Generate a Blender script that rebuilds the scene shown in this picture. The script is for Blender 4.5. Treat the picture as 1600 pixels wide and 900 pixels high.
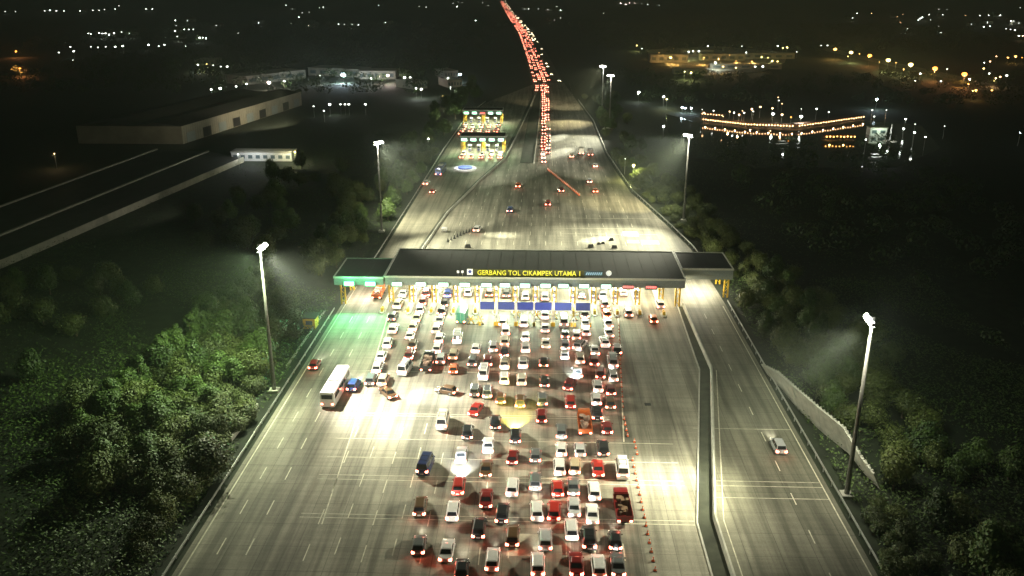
import bpy, bmesh, math, random
from mathutils import Vector, Matrix
R = math.radians
random.seed(11)
for o in list(bpy.data.objects): bpy.data.objects.remove(o)
SC = bpy.context.scene; COL = SC.collection

# ------------------------------------------------------------------ camera
FPX, PITCH, YAW, CAMH = 1355.0, R(19.48), R(2.0), 70.0
cam = bpy.data.cameras.new('camera'); cam.sensor_width = 36; cam.lens = 36*FPX/1600
cam.clip_start = 1; cam.clip_end = 20000
co = bpy.data.objects.new('camera', cam); COL.objects.link(co)
co.location = (0, 0, CAMH); co.rotation_euler = (math.pi/2-PITCH, 0, YAW); SC.camera = co
SC.render.resolution_x = 1024; SC.render.resolution_y = 576

# ------------------------------------------------------------------ night sky
w = bpy.data.worlds.new('World'); SC.world = w; w.use_nodes = True
bgn = w.node_tree.nodes['Background']
bgn.inputs[0].default_value = (0.46, 0.64, 0.46, 1); bgn.inputs[1].default_value = 0.021
SC.view_settings.view_transform = 'Standard'; SC.view_settings.look = 'None'
SC.view_settings.exposure = 0.0; SC.view_settings.gamma = 1
try: SC.view_settings.use_curve_mapping = False
except Exception: pass
SC.cycles.use_denoising = True
SC.cycles.max_bounces = 5; SC.cycles.diffuse_bounces = 2; SC.cycles.glossy_bounces = 2
SC.cycles.transmission_bounces = 2; SC.cycles.volume_bounces = 0
SC.cycles.sample_clamp_indirect = 4
try: SC.cycles.use_light_tree = True
except Exception: pass

def G(px, py, z=0.0):
    """world point at height z seen at this pixel of the 1600x900 photograph"""
    u = (px-800)/FPX; v = -(py-450)/FPX
    cp, sp, cy, sy = math.cos(PITCH), math.sin(PITCH), math.cos(YAW), math.sin(YAW)
    dx = -sy*cp + u*cy - v*sy*sp; dy = cy*cp + u*sy + v*cy*sp; dz = -sp + v*cp
    t = (z-CAMH)/dz
    return (dx*t, dy*t, z)

def light(kind, loc, power, color=(1, 1, 1), aim=None, size=60, blend=0.6, radius=0.3, parent=None, name='lamp_light'):
    l = bpy.data.lights.new(name, kind); l.energy = power; l.color = color
    l.shadow_soft_size = radius
    if kind == 'SPOT': l.spot_size = R(size); l.spot_blend = blend
    o = bpy.data.objects.new(name, l); COL.objects.link(o); o.location = loc
    if aim is not None:
        o.rotation_euler = (Vector(aim)-Vector(loc)).to_track_quat('-Z', 'Y').to_euler()
    if parent: o.parent = parent
    return o

# mast flood aims, with added fill and bank spots (mast position, aim point, power, cone)
LW = (1.0, 0.97, 0.72)
FLOODS_FILLS = [
    ((-47.9, 140.1, 27.3), (-24, 137, 0), 210000, 56, (1.0, 0.98, 0.88)),
    ((-47.9, 140.1, 27.3), (-8, 124, 0), 190000, 70, (1.0, 0.96, 0.71)),
    ((-47.9, 140.1, 27.3), (-20, 165, 0), 150000, 75, (1.0, 0.96, 0.71)),
    ((-47.9, 140.1, 27.3), (-19, 139, 0), 420000, 14, (1.0, 0.98, 0.90)),
    ((-47.9, 140.1, 27.3), (-72, 130, 0), 75000, 150, (0.80, 1.0, 0.55)),  # backward green-tinted spot added to light the left bank trees
    ((44.4, 109.5, 27.3), (19, 111, 0), 100000, 42, (1.0, 0.97, 0.66)),
    ((44.4, 109.5, 27.3), (4, 116, 0), 110000, 66, (1.0, 0.96, 0.71)),
    ((44.4, 109.5, 27.3), (6, 100, 0), 85000, 70, (1.0, 0.96, 0.71)),
    ((44.4, 109.5, 27.3), (18, 114, 0), 210000, 20, (1.0, 0.98, 0.86)),
    ((44.4, 109.5, 27.3), (56, 140, 2), 14000, 110, (0.85, 1.0, 0.68)),  # green-tinted spot added toward the right bank trees
    ((-47.9, 140.1, 27.3), (-30, 118, 0), 55000, 125, (1.0, 0.95, 0.72)),  # added wide fill over the near left road
    ((44.4, 109.5, 27.3), (32, 120, 0), 32000, 120, (1.0, 0.95, 0.72)),  # added wide fill over the right ramp
    ((44.0, 262.0, 26.5), (20, 270, 0), 75000, 125, (1.0, 0.95, 0.72)),  # added wide fill, right side beyond the gate
    ((-47.2, 246.5, 26.5), (-24, 275, 0), 95000, 125, (1.0, 0.95, 0.72)),  # added wide fill, left side beyond the gate
    ((-47.2, 246.5, 26.5), (-18, 224, 0), 300000, 70, LW),
    ((-47.2, 246.5, 26.5), (-12, 244, 0), 500000, 11, LW),
    ((-47.2, 246.5, 26.5), (-38, 262, 0), 60000, 85, LW),
    ((-47.2, 246.5, 26.5), (-9, 346, 0), 800000, 20, (1.0, 0.96, 0.80)),
    ((44.0, 262.0, 26.5), (14, 230, 0), 420000, 75, LW),
    ((44.0, 262.0, 26.5), (16, 240, 0), 620000, 11, LW),
    ((44.0, 262.0, 26.5), (26, 283, 0), 130000, 45, (1.0, 0.85, 0.45)),
    ((44.0, 262.0, 26.5), (10, 349, 0), 650000, 20, (1.0, 0.96, 0.80)),
    ((33.8, 442.0, 26.0), (14, 400, 0), 330000, 42, LW),
    ((33.8, 442.0, 26.0), (8, 375, 0), 900000, 9, LW),
    ((32.0, 474.6, 27.0), (12, 455, 0), 180000, 50, (1.0, 0.85, 0.5)),
    ((32.0, 474.6, 27.0), (7, 412, 0), 800000, 9, LW),
    ((32.0, 474.6, 27.0), (6, 540, 0), 220000, 45, (1.0, 0.85, 0.55)),
]

# ------------------------------------------------------------------ materials
MATS = {}
def nodes(name):
    m = bpy.data.materials.new(name); m.use_nodes = True
    nt = m.node_tree; b = nt.nodes['Principled BSDF']
    return m, nt, b
def mat(name, col, rough=0.6, metal=0.0, var=0.12, scale=3.0, emit=None, es=0, coat=0, bump=0.0):
    if name in MATS: return MATS[name]
    m, nt, b = nodes(name)
    b.inputs['Roughness'].default_value = rough; b.inputs['Metallic'].default_value = metal
    if coat: b.inputs['Coat Weight'].default_value = coat
    tc = nt.nodes.new('ShaderNodeTexCoord'); n = nt.nodes.new('ShaderNodeTexNoise')
    n.inputs['Scale'].default_value = scale; n.inputs['Detail'].default_value = 3
    nt.links.new(tc.outputs['Object'], n.inputs['Vector'])
    r = nt.nodes.new('ShaderNodeValToRGB'); e = r.color_ramp.elements
    e[0].position = 0.3; e[1].position = 0.7
    e[0].color = (*[c*(1-var) for c in col], 1); e[1].color = (*[min(1, c*(1+var)) for c in col], 1)
    nt.links.new(n.outputs['Fac'], r.inputs['Fac']); nt.links.new(r.outputs['Color'], b.inputs['Base Color'])
    if emit:
        b.inputs['Emission Color'].default_value = (*emit, 1); b.inputs['Emission Strength'].default_value = es
    if bump:
        bp = nt.nodes.new('ShaderNodeBump'); bp.inputs['Strength'].default_value = bump
        nt.links.new(n.outputs['Fac'], bp.inputs['Height']); nt.links.new(bp.outputs['Normal'], b.inputs['Normal'])
    MATS[name] = m; return m

def pavement(name, base, dark, slab=4.5, stain=0.55, warm=(1, 1, 1)):
    m, nt, b = nodes(name); N = nt.nodes.new; L = nt.links.new
    tc = N('ShaderNodeTexCoord')
    def noise(scale, sx=1, sy=1, detail=4, rough=0.6):
        mp = N('ShaderNodeMapping'); mp.inputs['Scale'].default_value = (sx, sy, 1)
        L(tc.outputs['Object'], mp.inputs['Vector'])
        n = N('ShaderNodeTexNoise'); n.inputs['Scale'].default_value = scale; n.inputs['Detail'].default_value = detail
        n.inputs['Roughness'].default_value = rough; L(mp.outputs['Vector'], n.inputs['Vector']); return n.outputs['Fac']
    def ramp(fac, a, c, p0, p1):
        r = N('ShaderNodeValToRGB'); e = r.color_ramp.elements
        e[0].position = p0; e[1].position = p1; e[0].color = (*a, 1); e[1].color = (*c, 1); L(fac, r.inputs['Fac']); return r.outputs['Color']
    def mul(a, c, f=1.0):
        x = N('ShaderNodeMix'); x.data_type = 'RGBA'; x.blend_type = 'MULTIPLY'; x.inputs['Factor'].default_value = f
        L(a, x.inputs['A']); L(c, x.inputs['B']); return x.outputs['Result']
    c = ramp(noise(0.06, 1, 0.5, 6), dark, base, 0.35, 0.62)
    s = 1-stain
    c = mul(c, ramp(noise(0.55, 1, 0.035, 5, 0.65), (s, s, s*0.98), (1, 1, 1), 0.38, 0.58))   # tyre wear along the lanes
    c = mul(c, ramp(noise(1.1, 0.06, 1.2, 3), (0.86, 0.86, 0.86), (1, 1, 1), 0.4, 0.6))
    c = mul(c, ramp(noise(3.5), (0.85, 0.85, 0.85), (1, 1, 1), 0.35, 0.65))
    br = N('ShaderNodeTexBrick'); br.inputs['Scale'].default_value = 1.0; br.offset = 0
    br.inputs['Brick Width'].default_value = slab; br.inputs['Row Height'].default_value = 5.0
    br.inputs['Mortar Size'].default_value = 0.035; br.inputs['Bias'].default_value = 0
    br.inputs['Color1'].default_value = (1, 1, 1, 1); br.inputs['Color2'].default_value = (0.86, 0.86, 0.85, 1)
    br.inputs['Mortar'].default_value = (0.4, 0.4, 0.4, 1)
    L(tc.outputs['Object'], br.inputs['Vector'])
    c = mul(c, br.outputs['Color'])
    L(c, b.inputs['Base Color']); b.inputs['Roughness'].default_value = 0.75
    return m

def ground_mat():
    m, nt, b = nodes('field_grass'); N = nt.nodes.new; L = nt.links.new
    tc = N('ShaderNodeTexCoord')
    n1 = N('ShaderNodeTexNoise'); n1.inputs['Scale'].default_value = 0.012; n1.inputs['Detail'].default_value = 8
    n2 = N('ShaderNodeTexNoise'); n2.inputs['Scale'].default_value = 0.35; n2.inputs['Detail'].default_value = 6
    L(tc.outputs['Object'], n1.inputs['Vector']); L(tc.outputs['Object'], n2.inputs['Vector'])
    r1 = N('ShaderNodeValToRGB'); e = r1.color_ramp.elements
    e[0].position = .35; e[0].color = (0.010, 0.017, 0.007, 1); e[1].position = .68; e[1].color = (0.030, 0.044, 0.018, 1)
    r2 = N('ShaderNodeValToRGB'); e = r2.color_ramp.elements
    e[0].position = .35; e[0].color = (.45, .45, .45, 1); e[1].position = .65; e[1].color = (1, 1, 1, 1)
    L(n1.outputs['Fac'], r1.inputs['Fac']); L(n2.outputs['Fac'], r2.inputs['Fac'])
    x = N('ShaderNodeMix'); x.data_type = 'RGBA'; x.blend_type = 'MULTIPLY'; x.inputs['Factor'].default_value = 1
    L(r1.outputs['Color'], x.inputs['A']); L(r2.outputs['Color'], x.inputs['B']); L(x.outputs['Result'], b.inputs['Base Color'])
    b.inputs['Roughness'].default_value = 0.9
    return m

def leaf_mat(name, a, c):
    m, nt, b = nodes(name); N = nt.nodes.new; L = nt.links.new
    tc = N('ShaderNodeTexCoord'); oi = N('ShaderNodeObjectInfo')
    n = N('ShaderNodeTexNoise'); n.inputs['Scale'].default_value = 0.9; n.inputs['Detail'].default_value = 3
    L(tc.outputs['Object'], n.inputs['Vector'])
    ad = N('ShaderNodeMath'); ad.operation = 'ADD'; L(n.outputs['Fac'], ad.inputs[0])
    mu = N('ShaderNodeMath'); mu.operation = 'MULTIPLY_ADD'; mu.inputs[1].default_value = 0.35; mu.inputs[2].default_value = -0.17
    L(oi.outputs['Random'], mu.inputs[0]); L(mu.outputs[0], ad.inputs[1])
    r = N('ShaderNodeValToRGB'); e = r.color_ramp.elements
    e[0].position = .3; e[0].color = (*a, 1); e[1].position = .7; e[1].color = (*c, 1)
    L(ad.outputs[0], r.inputs['Fac']); L(r.outputs['Color'], b.inputs['Base Color'])
    b.inputs['Roughness'].default_value = 0.6
    return m

M_conc = pavement('plaza_concrete', (0.42, 0.40, 0.31), (0.20, 0.195, 0.15))
M_road = pavement('road_concrete', (0.38, 0.36, 0.26), (0.22, 0.215, 0.16), stain=0.5)
M_lane = pavement('ramp_asphalt', (0.32, 0.31, 0.23), (0.18, 0.18, 0.13), stain=0.5)
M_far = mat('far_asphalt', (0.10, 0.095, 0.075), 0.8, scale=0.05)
M_ground = ground_mat()
M_median = mat('median_grass', (0.035, 0.040, 0.025), 0.9, var=0.4, scale=0.5)
M_paint = mat('road_paint', (0.62, 0.60, 0.46), 0.6, var=0.25, scale=1.2)
M_paintd = mat('worn_paint', (0.46, 0.45, 0.34), 0.6, var=0.3, scale=1.2)
M_barr = mat('barrier_concrete', (0.42, 0.42, 0.36), 0.8, var=0.2, scale=0.8)
M_steel = mat('galvanised_steel', (0.50, 0.51, 0.48), 0.45, 0.6)
M_mast = mat('weathered_mast', (0.20, 0.20, 0.18), 0.6, 0.3, var=.25)  # steel tone darkened to offset the lamps close to the pole
M_roof = mat('canopy_roof', (0.030, 0.040, 0.032), 0.7, var=0.25, scale=0.15)
M_trim = mat('canopy_trim', (0.62, 0.64, 0.56), 0.5)
M_fascia = mat('canopy_fascia', (0.26, 0.30, 0.29), 0.5)
M_soffit = mat('canopy_soffit', (0.55, 0.55, 0.48), 0.6)
M_yellow = mat('yellow_paint', (0.72, 0.46, 0.03), 0.5)
M_black = mat('black_rubber', (0.02, 0.02, 0.02), 0.8)
M_white = mat('white_paint', (0.75, 0.74, 0.70), 0.5)
M_blue = mat('blue_panel', (0.04, 0.07, 0.42), 0.5)
M_orange = mat('orange_plastic', (0.75, 0.13, 0.02), 0.5)
M_redp = mat('red_plastic', (0.55, 0.04, 0.03), 0.5)
M_glass = mat('dark_glass', (0.015, 0.018, 0.020), 0.08)
M_bglass = mat('booth_glass', (0.12, 0.16, 0.17), 0.1)
M_rim = mat('wheel_rim', (0.45, 0.45, 0.45), 0.35, 0.8)
M_tail = mat('tail_lamp', (0.5, 0.02, 0.02), 0.3, emit=(1.0, 0.17, 0.10), es=30)
M_tailf = mat('tail_lamp_far', (0.5, 0.02, 0.02), 0.3, emit=(1.0, 0.24, 0.15), es=30)
M_head = mat('head_lamp', (0.8, 0.8, 0.75), 0.2, emit=(1.0, 0.93, 0.78), es=14)
M_headf = mat('head_lamp_far', (0.8, 0.8, 0.75), 0.2, emit=(1.0, 0.80, 0.5), es=45)
M_plate = mat('number_plate', (0.6, 0.6, 0.55), 0.5)
M_flood = mat('flood_lens', (0.8, 0.8, 0.8), 0.3, emit=(1.0, 0.98, 0.88), es=60)
M_mint = mat('lit_mint_panel', (0.7, 0.8, 0.7), 0.3, emit=(0.50, 1.0, 0.68), es=4)
M_green = mat('green_led', (0.1, 0.6, 0.2), 0.3, emit=(0.10, 1.0, 0.30), es=22)
M_red = mat('red_led', (0.6, 0.05, 0.05), 0.3, emit=(1.0, 0.12, 0.10), es=4)
M_yled = mat('yellow_letter', (0.8, 0.75, 0.05), 0.4, emit=(0.95, 0.90, 0.07), es=0.6)
M_wled = mat('white_emblem', (0.8, 0.8, 0.8), 0.4, emit=(0.9, 0.95, 0.85), es=0.55)
M_cyan = mat('pale_blue_emblem', (0.3, 0.5, 0.7), 0.4, emit=(0.35, 0.62, 0.75), es=0.35)
M_bark = mat('bark', (0.09, 0.065, 0.045), 0.9, var=0.3)
M_leafA = leaf_mat('leaf_green', (0.025, 0.050, 0.010), (0.075, 0.13, 0.022))
M_leafB = leaf_mat('leaf_olive', (0.035, 0.052, 0.012), (0.10, 0.13, 0.028))
M_wall = mat('pale_wall', (0.42, 0.40, 0.32), 0.8, var=0.15, scale=0.4)
M_droof = mat('dark_sheet_roof', (0.045, 0.045, 0.040), 0.7, var=0.25, scale=0.2)
M_wood = mat('brown_roof_tile', (0.10, 0.045, 0.025), 0.8, var=0.3)
M_dark = mat('dark_opening', (0.02, 0.02, 0.02), 0.9)  # flat near-black colour for bay doors and narrow barriers

# ------------------------------------------------------------------ mesh builder
class MB:
    def __init__(s): s.v = []; s.f = []; s.m = []
    def face(s, pts, m=0):
        i = len(s.v); s.v += [tuple(p) for p in pts]; s.f.append(tuple(range(i, i+len(pts)))); s.m.append(m)
    def box(s, c, d, m=0, rz=0.0, taper=1.0):
        i = len(s.v); cs, sn = math.cos(rz), math.sin(rz)
        for z in (-1, 1):
            k = taper if z > 0 else 1
            for x, y in ((-1, -1), (1, -1), (1, 1), (-1, 1)):
                X, Y = x*d[0]/2*k, y*d[1]/2*k
                s.v.append((c[0]+X*cs-Y*sn, c[1]+X*sn+Y*cs, c[2]+z*d[2]/2))
        for q in ((3, 2, 1, 0), (4, 5, 6, 7), (0, 1, 5, 4), (1, 2, 6, 5), (2, 3, 7, 6), (3, 0, 4, 7)):
            s.f.append(tuple(i+a for a in q)); s.m.append(m)
    def tube(s, a, b, r0, r1=None, n=8, m=0, cap=True):
        r1 = r0 if r1 is None else r1
        a, b = Vector(a), Vector(b); d = (b-a).normalized(); q = d.to_track_quat('Z', 'Y')
        i = len(s.v)
        for p, r in ((a, r0), (b, r1)):
            for k in range(n):
                t = 2*math.pi*k/n; s.v.append(tuple(p+q@Vector((r*math.cos(t), r*math.sin(t), 0))))
        for k in range(n):
            s.f.append((i+k, i+(k+1) % n, i+n+(k+1) % n, i+n+k)); s.m.append(m)
        if cap:
            s.f.append(tuple(i+n-1-k for k in range(n))); s.m.append(m)
            s.f.append(tuple(i+n+k for k in range(n))); s.m.append(m)
    def loft(s, secs, m=0):
        n = len(secs[0]); i = len(s.v)
        for sec in secs: s.v += [tuple(p) for p in sec]
        for a in range(len(secs)-1):
            for k in range(n):
                s.f.append((i+a*n+k, i+a*n+(k+1) % n, i+(a+1)*n+(k+1) % n, i+(a+1)*n+k)); s.m.append(m)
        s.f.append(tuple(i+n-1-k for k in range(n))); s.m.append(m)
        s.f.append(tuple(i+(len(secs)-1)*n+k for k in range(n))); s.m.append(m)
    def ball(s, c, r, m=0, n=8, k=5, sz=1.0):
        i = len(s.v)
        for a in range(k+1):
            ph = math.pi*a/k
            for b in range(n):
                t = 2*math.pi*b/n
                s.v.append((c[0]+r*math.sin(ph)*math.cos(t), c[1]+r*math.sin(ph)*math.sin(t), c[2]+r*sz*math.cos(ph)))
        for a in range(k):
            for b in range(n):
                s.f.append((i+a*n+b, i+(a+1)*n+b, i+(a+1)*n+(b+1) % n, i+a*n+(b+1) % n)); s.m.append(m)
    def mesh(s, name, mats):
        me = bpy.data.meshes.new(name); me.from_pydata(s.v, [], s.f)
        for x in mats: me.materials.append(x)
        if len(mats) > 1: me.polygons.foreach_set('material_index', s.m)
        me.update(); return me
    def build(s, name, mats, parent=None, smooth=False):
        if not isinstance(mats, (list, tuple)): mats = [mats]
        me = s.mesh(name, mats)
        if smooth: me.polygons.foreach_set('use_smooth', [True]*len(me.polygons))
        o = bpy.data.objects.new(name, me); COL.objects.link(o)
        if parent: o.parent = parent
        return o

def tag(o, label=None, cat=None, group=None, kind=None):
    if label: o['label'] = label
    if cat: o['category'] = cat
    if group: o['group'] = group
    if kind: o['kind'] = kind
    return o
def empty(name, loc, rz=0.0):
    o = bpy.data.objects.new(name, None); COL.objects.link(o)
    o.location = loc; o.rotation_euler = (0, 0, rz); o.empty_display_size = 0.5; return o
def copy_tree(o, parent=None):
    c = o.copy(); COL.objects.link(c); c.parent = parent
    for ch in o.children: copy_tree(ch, c)
    return c
def sheet(name, pts, z, m, kind='structure'):
    b = MB(); b.face([(p[0], p[1], z) for p in pts])
    o = b.build(name, m); bm = bmesh.new(); bm.from_mesh(o.data); bmesh.ops.triangulate(bm, faces=bm.faces)
    for f in bm.faces:
        if f.normal.z < 0: f.normal_flip()
    bm.to_mesh(o.data); bm.free()
    if kind: o['kind'] = kind
    return o
ORD = ['', 'first', 'second', 'third', 'fourth', 'fifth', 'sixth', 'seventh', 'eighth', 'ninth', 'tenth', 'eleventh', 'twelfth',
       'thirteenth', 'fourteenth', 'fifteenth', 'sixteenth', 'seventeenth', 'eighteenth', 'nineteenth', 'twentieth']
def ordn(i):
    if i < len(ORD): return ORD[i]
    return '%d%s' % (i, {1: 'st', 2: 'nd', 3: 'rd'}.get(i % 10, 'th') if i % 100 not in (11, 12, 13) else 'th')

# ------------------------------------------------------------------ ground, roads
sheet('ground', [(-7000, -300), (7000, -300), (7000, 9500), (-7000, 9500)], 0.0, M_ground)
XL, XR = -45.6, 42.5
plaza = [(XL, 20), (XR, 20), (XR, 187), (41.5, 232), (38.5, 254), (34.5, 280), (31.2, 300.6), (28.6, 340), (27.0, 372.7), (26.4, 420), (26.0, 463),
         (21, 550), (15.5, 646), (11, 646), (-3.5, 646), (-6.5, 600), (-5.0, 570), (-10, 460), (-15.5, 357), (-23, 315), (-30.0, 268), (-32.8, 226), (-33.5, 212), (XL, 200)]
sheet('plaza_pavement', plaza, 0.02, M_conc)
sheet('branch_road', [(XL, 200.02), (-33.9, 212), (-34.2, 226), (-31.4, 268), (-24.6, 315), (-17.4, 357), (-12, 460), (-7.2, 565), (-7.5, 600), (-4.0, 640),
      (-6.5, 640), (-20, 590), (-34.5, 538), (-40.5, 484), (-42.5, 380), (-43.0, 288), (-43.5, 222)], 0.024, M_road)
sheet('ramp_pavement', [(24.6, 60), (24.6, 103), (32.9, 152), (32.9, 188), (XR-0.02, 188), (XR-0.02, 60)], 0.028, M_lane)
sheet('gate_apron', [(32.9, 188.01), (32.9, 206), (40.8, 206), (41.4, 188.01)], 0.028, M_conc)
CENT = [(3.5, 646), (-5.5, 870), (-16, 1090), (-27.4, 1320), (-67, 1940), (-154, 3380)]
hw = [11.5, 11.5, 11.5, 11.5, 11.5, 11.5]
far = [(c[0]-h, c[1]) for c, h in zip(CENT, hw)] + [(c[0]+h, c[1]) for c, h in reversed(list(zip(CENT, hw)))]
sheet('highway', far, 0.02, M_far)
sheet('median_strip', [(-9.0, 350), (-3.4, 350), (-1.8, 480), (-1.6, 590), (-3.6, 590), (-7.5, 480)], 0.16, M_median)
sheet('median_grass', [(-33.8, 212), (-32.9, 226), (-30.1, 268), (-23.1, 315), (-15.6, 357), (-10.1, 460), (-5.1, 570), (-7.1, 565), (-11.9, 460), (-17.3, 357), (-24.5, 315), (-31.3, 268), (-34.1, 226)], 0.12, M_median)
p0, p1, p2, p3 = (21.9, 60), (21.9, 102), (30.6, 152), (31.4, 186)
q0, q1, q2, q3 = (24.2, 60), (24.2, 103), (32.6, 152), (32.6, 186)
sheet('ramp_median', [p0, p1, p2, p3, q3, q2, q1, q0], 0.14, M_median)
# repair patches and the smooth pale strip beyond the gate
for k, (a, b_, c, d) in enumerate([(24, 244, 4.5, 5), (28.5, 236, 5, 4), (24.5, 237, 3.4, 3), (-4, 94, 4.3, 4.8)]):
    sheet('concrete_patch', [(a, b_), (a+c, b_), (a+c, b_+d), (a, b_+d)], 0.034, mat('patch_concrete', (0.52, 0.50, 0.38), 0.8))

# painted marks
def strip(mb, x0, y0, x1, y1, wd, z=0.036):
    a, b = Vector((x0, y0)), Vector((x1, y1)); d = (b-a).normalized(); n = Vector((-d.y, d.x))*wd/2
    mb.face([(*(a-n), z), (*(b-n), z), (*(b+n), z), (*(a+n), z)][::1])
mk = MB()
for x in (-41.5, -37.7): 
    for y in range(84, 176, 9): strip(mk, x, y, x, y+3.5, 0.16)
for k in range(12):
    x = -30 + k*3.75
    for y in range(84, 132, 8):
        if k < 7 or y < 100: strip(mk, x, y+1.5*(k % 2), x, y+3.6+1.5*(k % 2), 0.15)
for k in range(13):
    x0 = -27+k*4.7; 
    for y in range(214, 345, 10):
        f = (y-214)/250; x = x0*(1-f)+ (2+ (k-6)*2.6)*f
        if x > -30+0.2*(y-268) or y < 262: strip(mk, x, y, x, y+4, 0.13)
for x in (6, 10.5, 15, 19.5):
    for y in range(350, 640, 12): strip(mk, x, y, x-0.2, y+5, 0.16)
for y in range(80, 180, 9): strip(mk, 36.6, y, 36.6, y+3, 0.15)
strip(mk, -33.9, 180, -31.6, 144, 0.22); strip(mk, -33.2, 180, -30.9, 150, 0.18); strip(mk, -31.6, 144, -29.5, 100, 0.18)
strip(mk, 18.4, 198, 15.8, 157, 0.22); strip(mk, 15.8, 157, 13.7, 124, 0.22)
strip(mk, XL+0.9, 60, XL+0.9, 198, 0.18); strip(mk, XR-0.8, 60, XR-0.8, 187, 0.18); strip(mk, 25.6, 60, 25.6, 103, 0.15); strip(mk, 25.6, 103, 33.7, 152, 0.15)
strip(mk, 4.2, 345, 3.4, 600, 0.2)
for x0, x1 in ((-42.6, -34.2),):
    pass
o = mk.build('lane_markings', M_paint); tag(o, kind='structure')
mt = MB()
for y in (149.5, 132.4, 131.6, 123.6, 117.8, 112.6, 111.4, 102.5, 101.6):
    strip(mt, -33, y, 21.5 if y < 130 else 12, y, 0.17)
for y in (112.9, 111.6, 108.5, 129): strip(mt, 25.5, y, 41.8, y, 0.15)
for y in (264, 246, 252): strip(mt, 6, y, 34, y, 0.25)
o = mt.build('rumble_strips', M_paintd); tag(o, kind='structure')

# kerbs, barriers, rails (each a thing)
def wall_run(name, pts, h, t0, t1, m, label, cat, grp=None, z0=0.0):
    b = MB()
    for (a, c) in zip(pts[:-1], pts[1:]):
        a, c = Vector(a), Vector(c); d = (c-a).normalized(); n = Vector((-d.y, d.x))
        A = [(*(a+n*k), z) for k, z in ((-t0/2, z0), (t0/2, z0), (t1/2, z0+h), (-t1/2, z0+h))]
        C = [(*(c+n*k), z) for k, z in ((-t0/2, z0), (t0/2, z0), (t1/2, z0+h), (-t1/2, z0+h))]
        b.loft([A, C])
    return tag(b.build(name, m), label, cat, grp)
wall_run('concrete_barrier', [(24.35, 60), (24.35, 103), (32.75, 152), (32.6, 187)], 0.95, 0.6, 0.25, M_barr, 'pale concrete barrier curving between the queue plaza and the right-hand ramp', 'barrier')
wall_run('kerb', [(21.8, 60), (21.8, 102), (30.5, 152), (31.3, 186)], 0.2, 0.25, 0.25, M_barr, 'low kerb on the plaza side of the dark strip before the right ramp', 'kerb')
wall_run('concrete_barrier', [(-33.45, 208), (-32.85, 226), (-30.05, 268), (-23.05, 315), (-15.5, 357), (-10.05, 460), (-5.05, 570)], 0.8, 0.5, 0.25, M_barr, 'concrete barrier between the left branch road and the wide road beyond the gate', 'barrier')
wall_run('concrete_barrier', [(-3.3, 350), (-1.7, 480), (-1.5, 590)], 0.8, 0.4, 0.25, M_barr, 'thin barrier beside the far queue on the dark median strip', 'barrier')
def guardrail(pts, label):
    r = empty('guardrail', (pts[0][0], pts[0][1], 0)); ox, oy = pts[0]
    b = MB(); p = MB(); p.box((0, 0, .4), (.12, .12, .8)); pm = p.mesh('post', [M_steel])
    tot = sum(math.dist(a, c) for a, c in zip(pts[:-1], pts[1:])); stp = max(4, tot/90)
    for (a, c) in zip(pts[:-1], pts[1:]):
        a, c = Vector(a), Vector(c); d = (c-a); L = d.length; n = Vector((-d.y, d.x)).normalized()
        b.loft([[(a.x-ox+n.x*k, a.y-oy+n.y*k, z) for k, z in ((-.05, .5), (.05, .5), (.05, .84), (-.05, .84))],
                [(c.x-ox+n.x*k, c.y-oy+n.y*k, z) for k, z in ((-.05, .5), (.05, .5), (.05, .84), (-.05, .84))]])
        for k in range(int(L/stp)):
            q = a+d*(k*stp/L); po = bpy.data.objects.new('post', pm); COL.objects.link(po); po.parent = r; po.location = (q.x-ox+n.x*0.12, q.y-oy+n.y*0.12, 0)
    b.build('rail', M_steel, r)
    return tag(r, label, 'guardrail')
guardrail([(XL-0.7, 60), (XL-0.7, 181)], 'long steel guardrail along the left edge of the plaza below the gate')
guardrail([(XR+0.7, 60), (XR+0.6, 189)], 'long steel guardrail along the right edge of the ramp')
guardrail([(-44.6, 199), (-44.2, 222), (-43.7, 288), (-43.2, 380), (-41.2, 484), (-35, 539)], 'guardrail on the outer side of the left branch road behind the gate')
guardrail([(43.5, 206), (42.3, 232), (39.3, 254), (32, 301), (27.8, 373), (27.0, 463), (22, 550)], 'guardrail on the right side of the road beyond the gate')
wall_run('drain_wall', [(-48.6, 150), (-48.4, 181)], 0.4, 0.3, 0.25, M_barr, 'short concrete drain wall on the bank near the left end of the gate', 'wall')
wall_run('drain_wall', [(-49.6, 122), (-49.0, 134)], 0.8, 0.3, 0.25, M_barr, 'short concrete drain wall by the foot of the left front mast', 'wall')

# ribbed retaining wall on the right bank
rb = MB()
wp = [G(*p) for p in ((1199, 585), (1222, 608), (1247, 640), (1285, 676), (1325, 708), (1352, 742), (1375, 765))]
hh = [2.2, 3.6, 4.6, 4.8, 4.6, 3.4, 2.6]
for i in range(len(wp)-1):
    a, c = Vector(wp[i][:2]), Vector(wp[i+1][:2]); d = c-a; L = d.length; n = Vector((-d.y, d.x)).normalized(); N_ = max(1, int(L/0.9))
    for k in range(N_):
        t0, t1 = k/N_, (k+1)/N_; h0 = hh[i]+(hh[i+1]-hh[i])*t0; P = a+d*t0; Q = a+d*t1
        lean = 1.5
        off = n*(-lean)
        def quadp(p, q, h, th):
            f = [(p.x, p.y, 0), (q.x, q.y, 0), (q.x+off.x, q.y+off.y, h), (p.x+off.x, p.y+off.y, h)]
            g = [(v[0]+n.x*th, v[1]+n.y*th, v[2]+0.1) for v in f]
            rb.loft([f, g])
        quadp(P, Q, h0, 0.25)
        quadp(P, P+(Q-P)*0.28, h0+0.04, 0.5)
tag(rb.build('retaining_wall', M_barr), 'pale ribbed concrete retaining wall on the dark right bank beside the ramp', 'wall')

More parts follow.
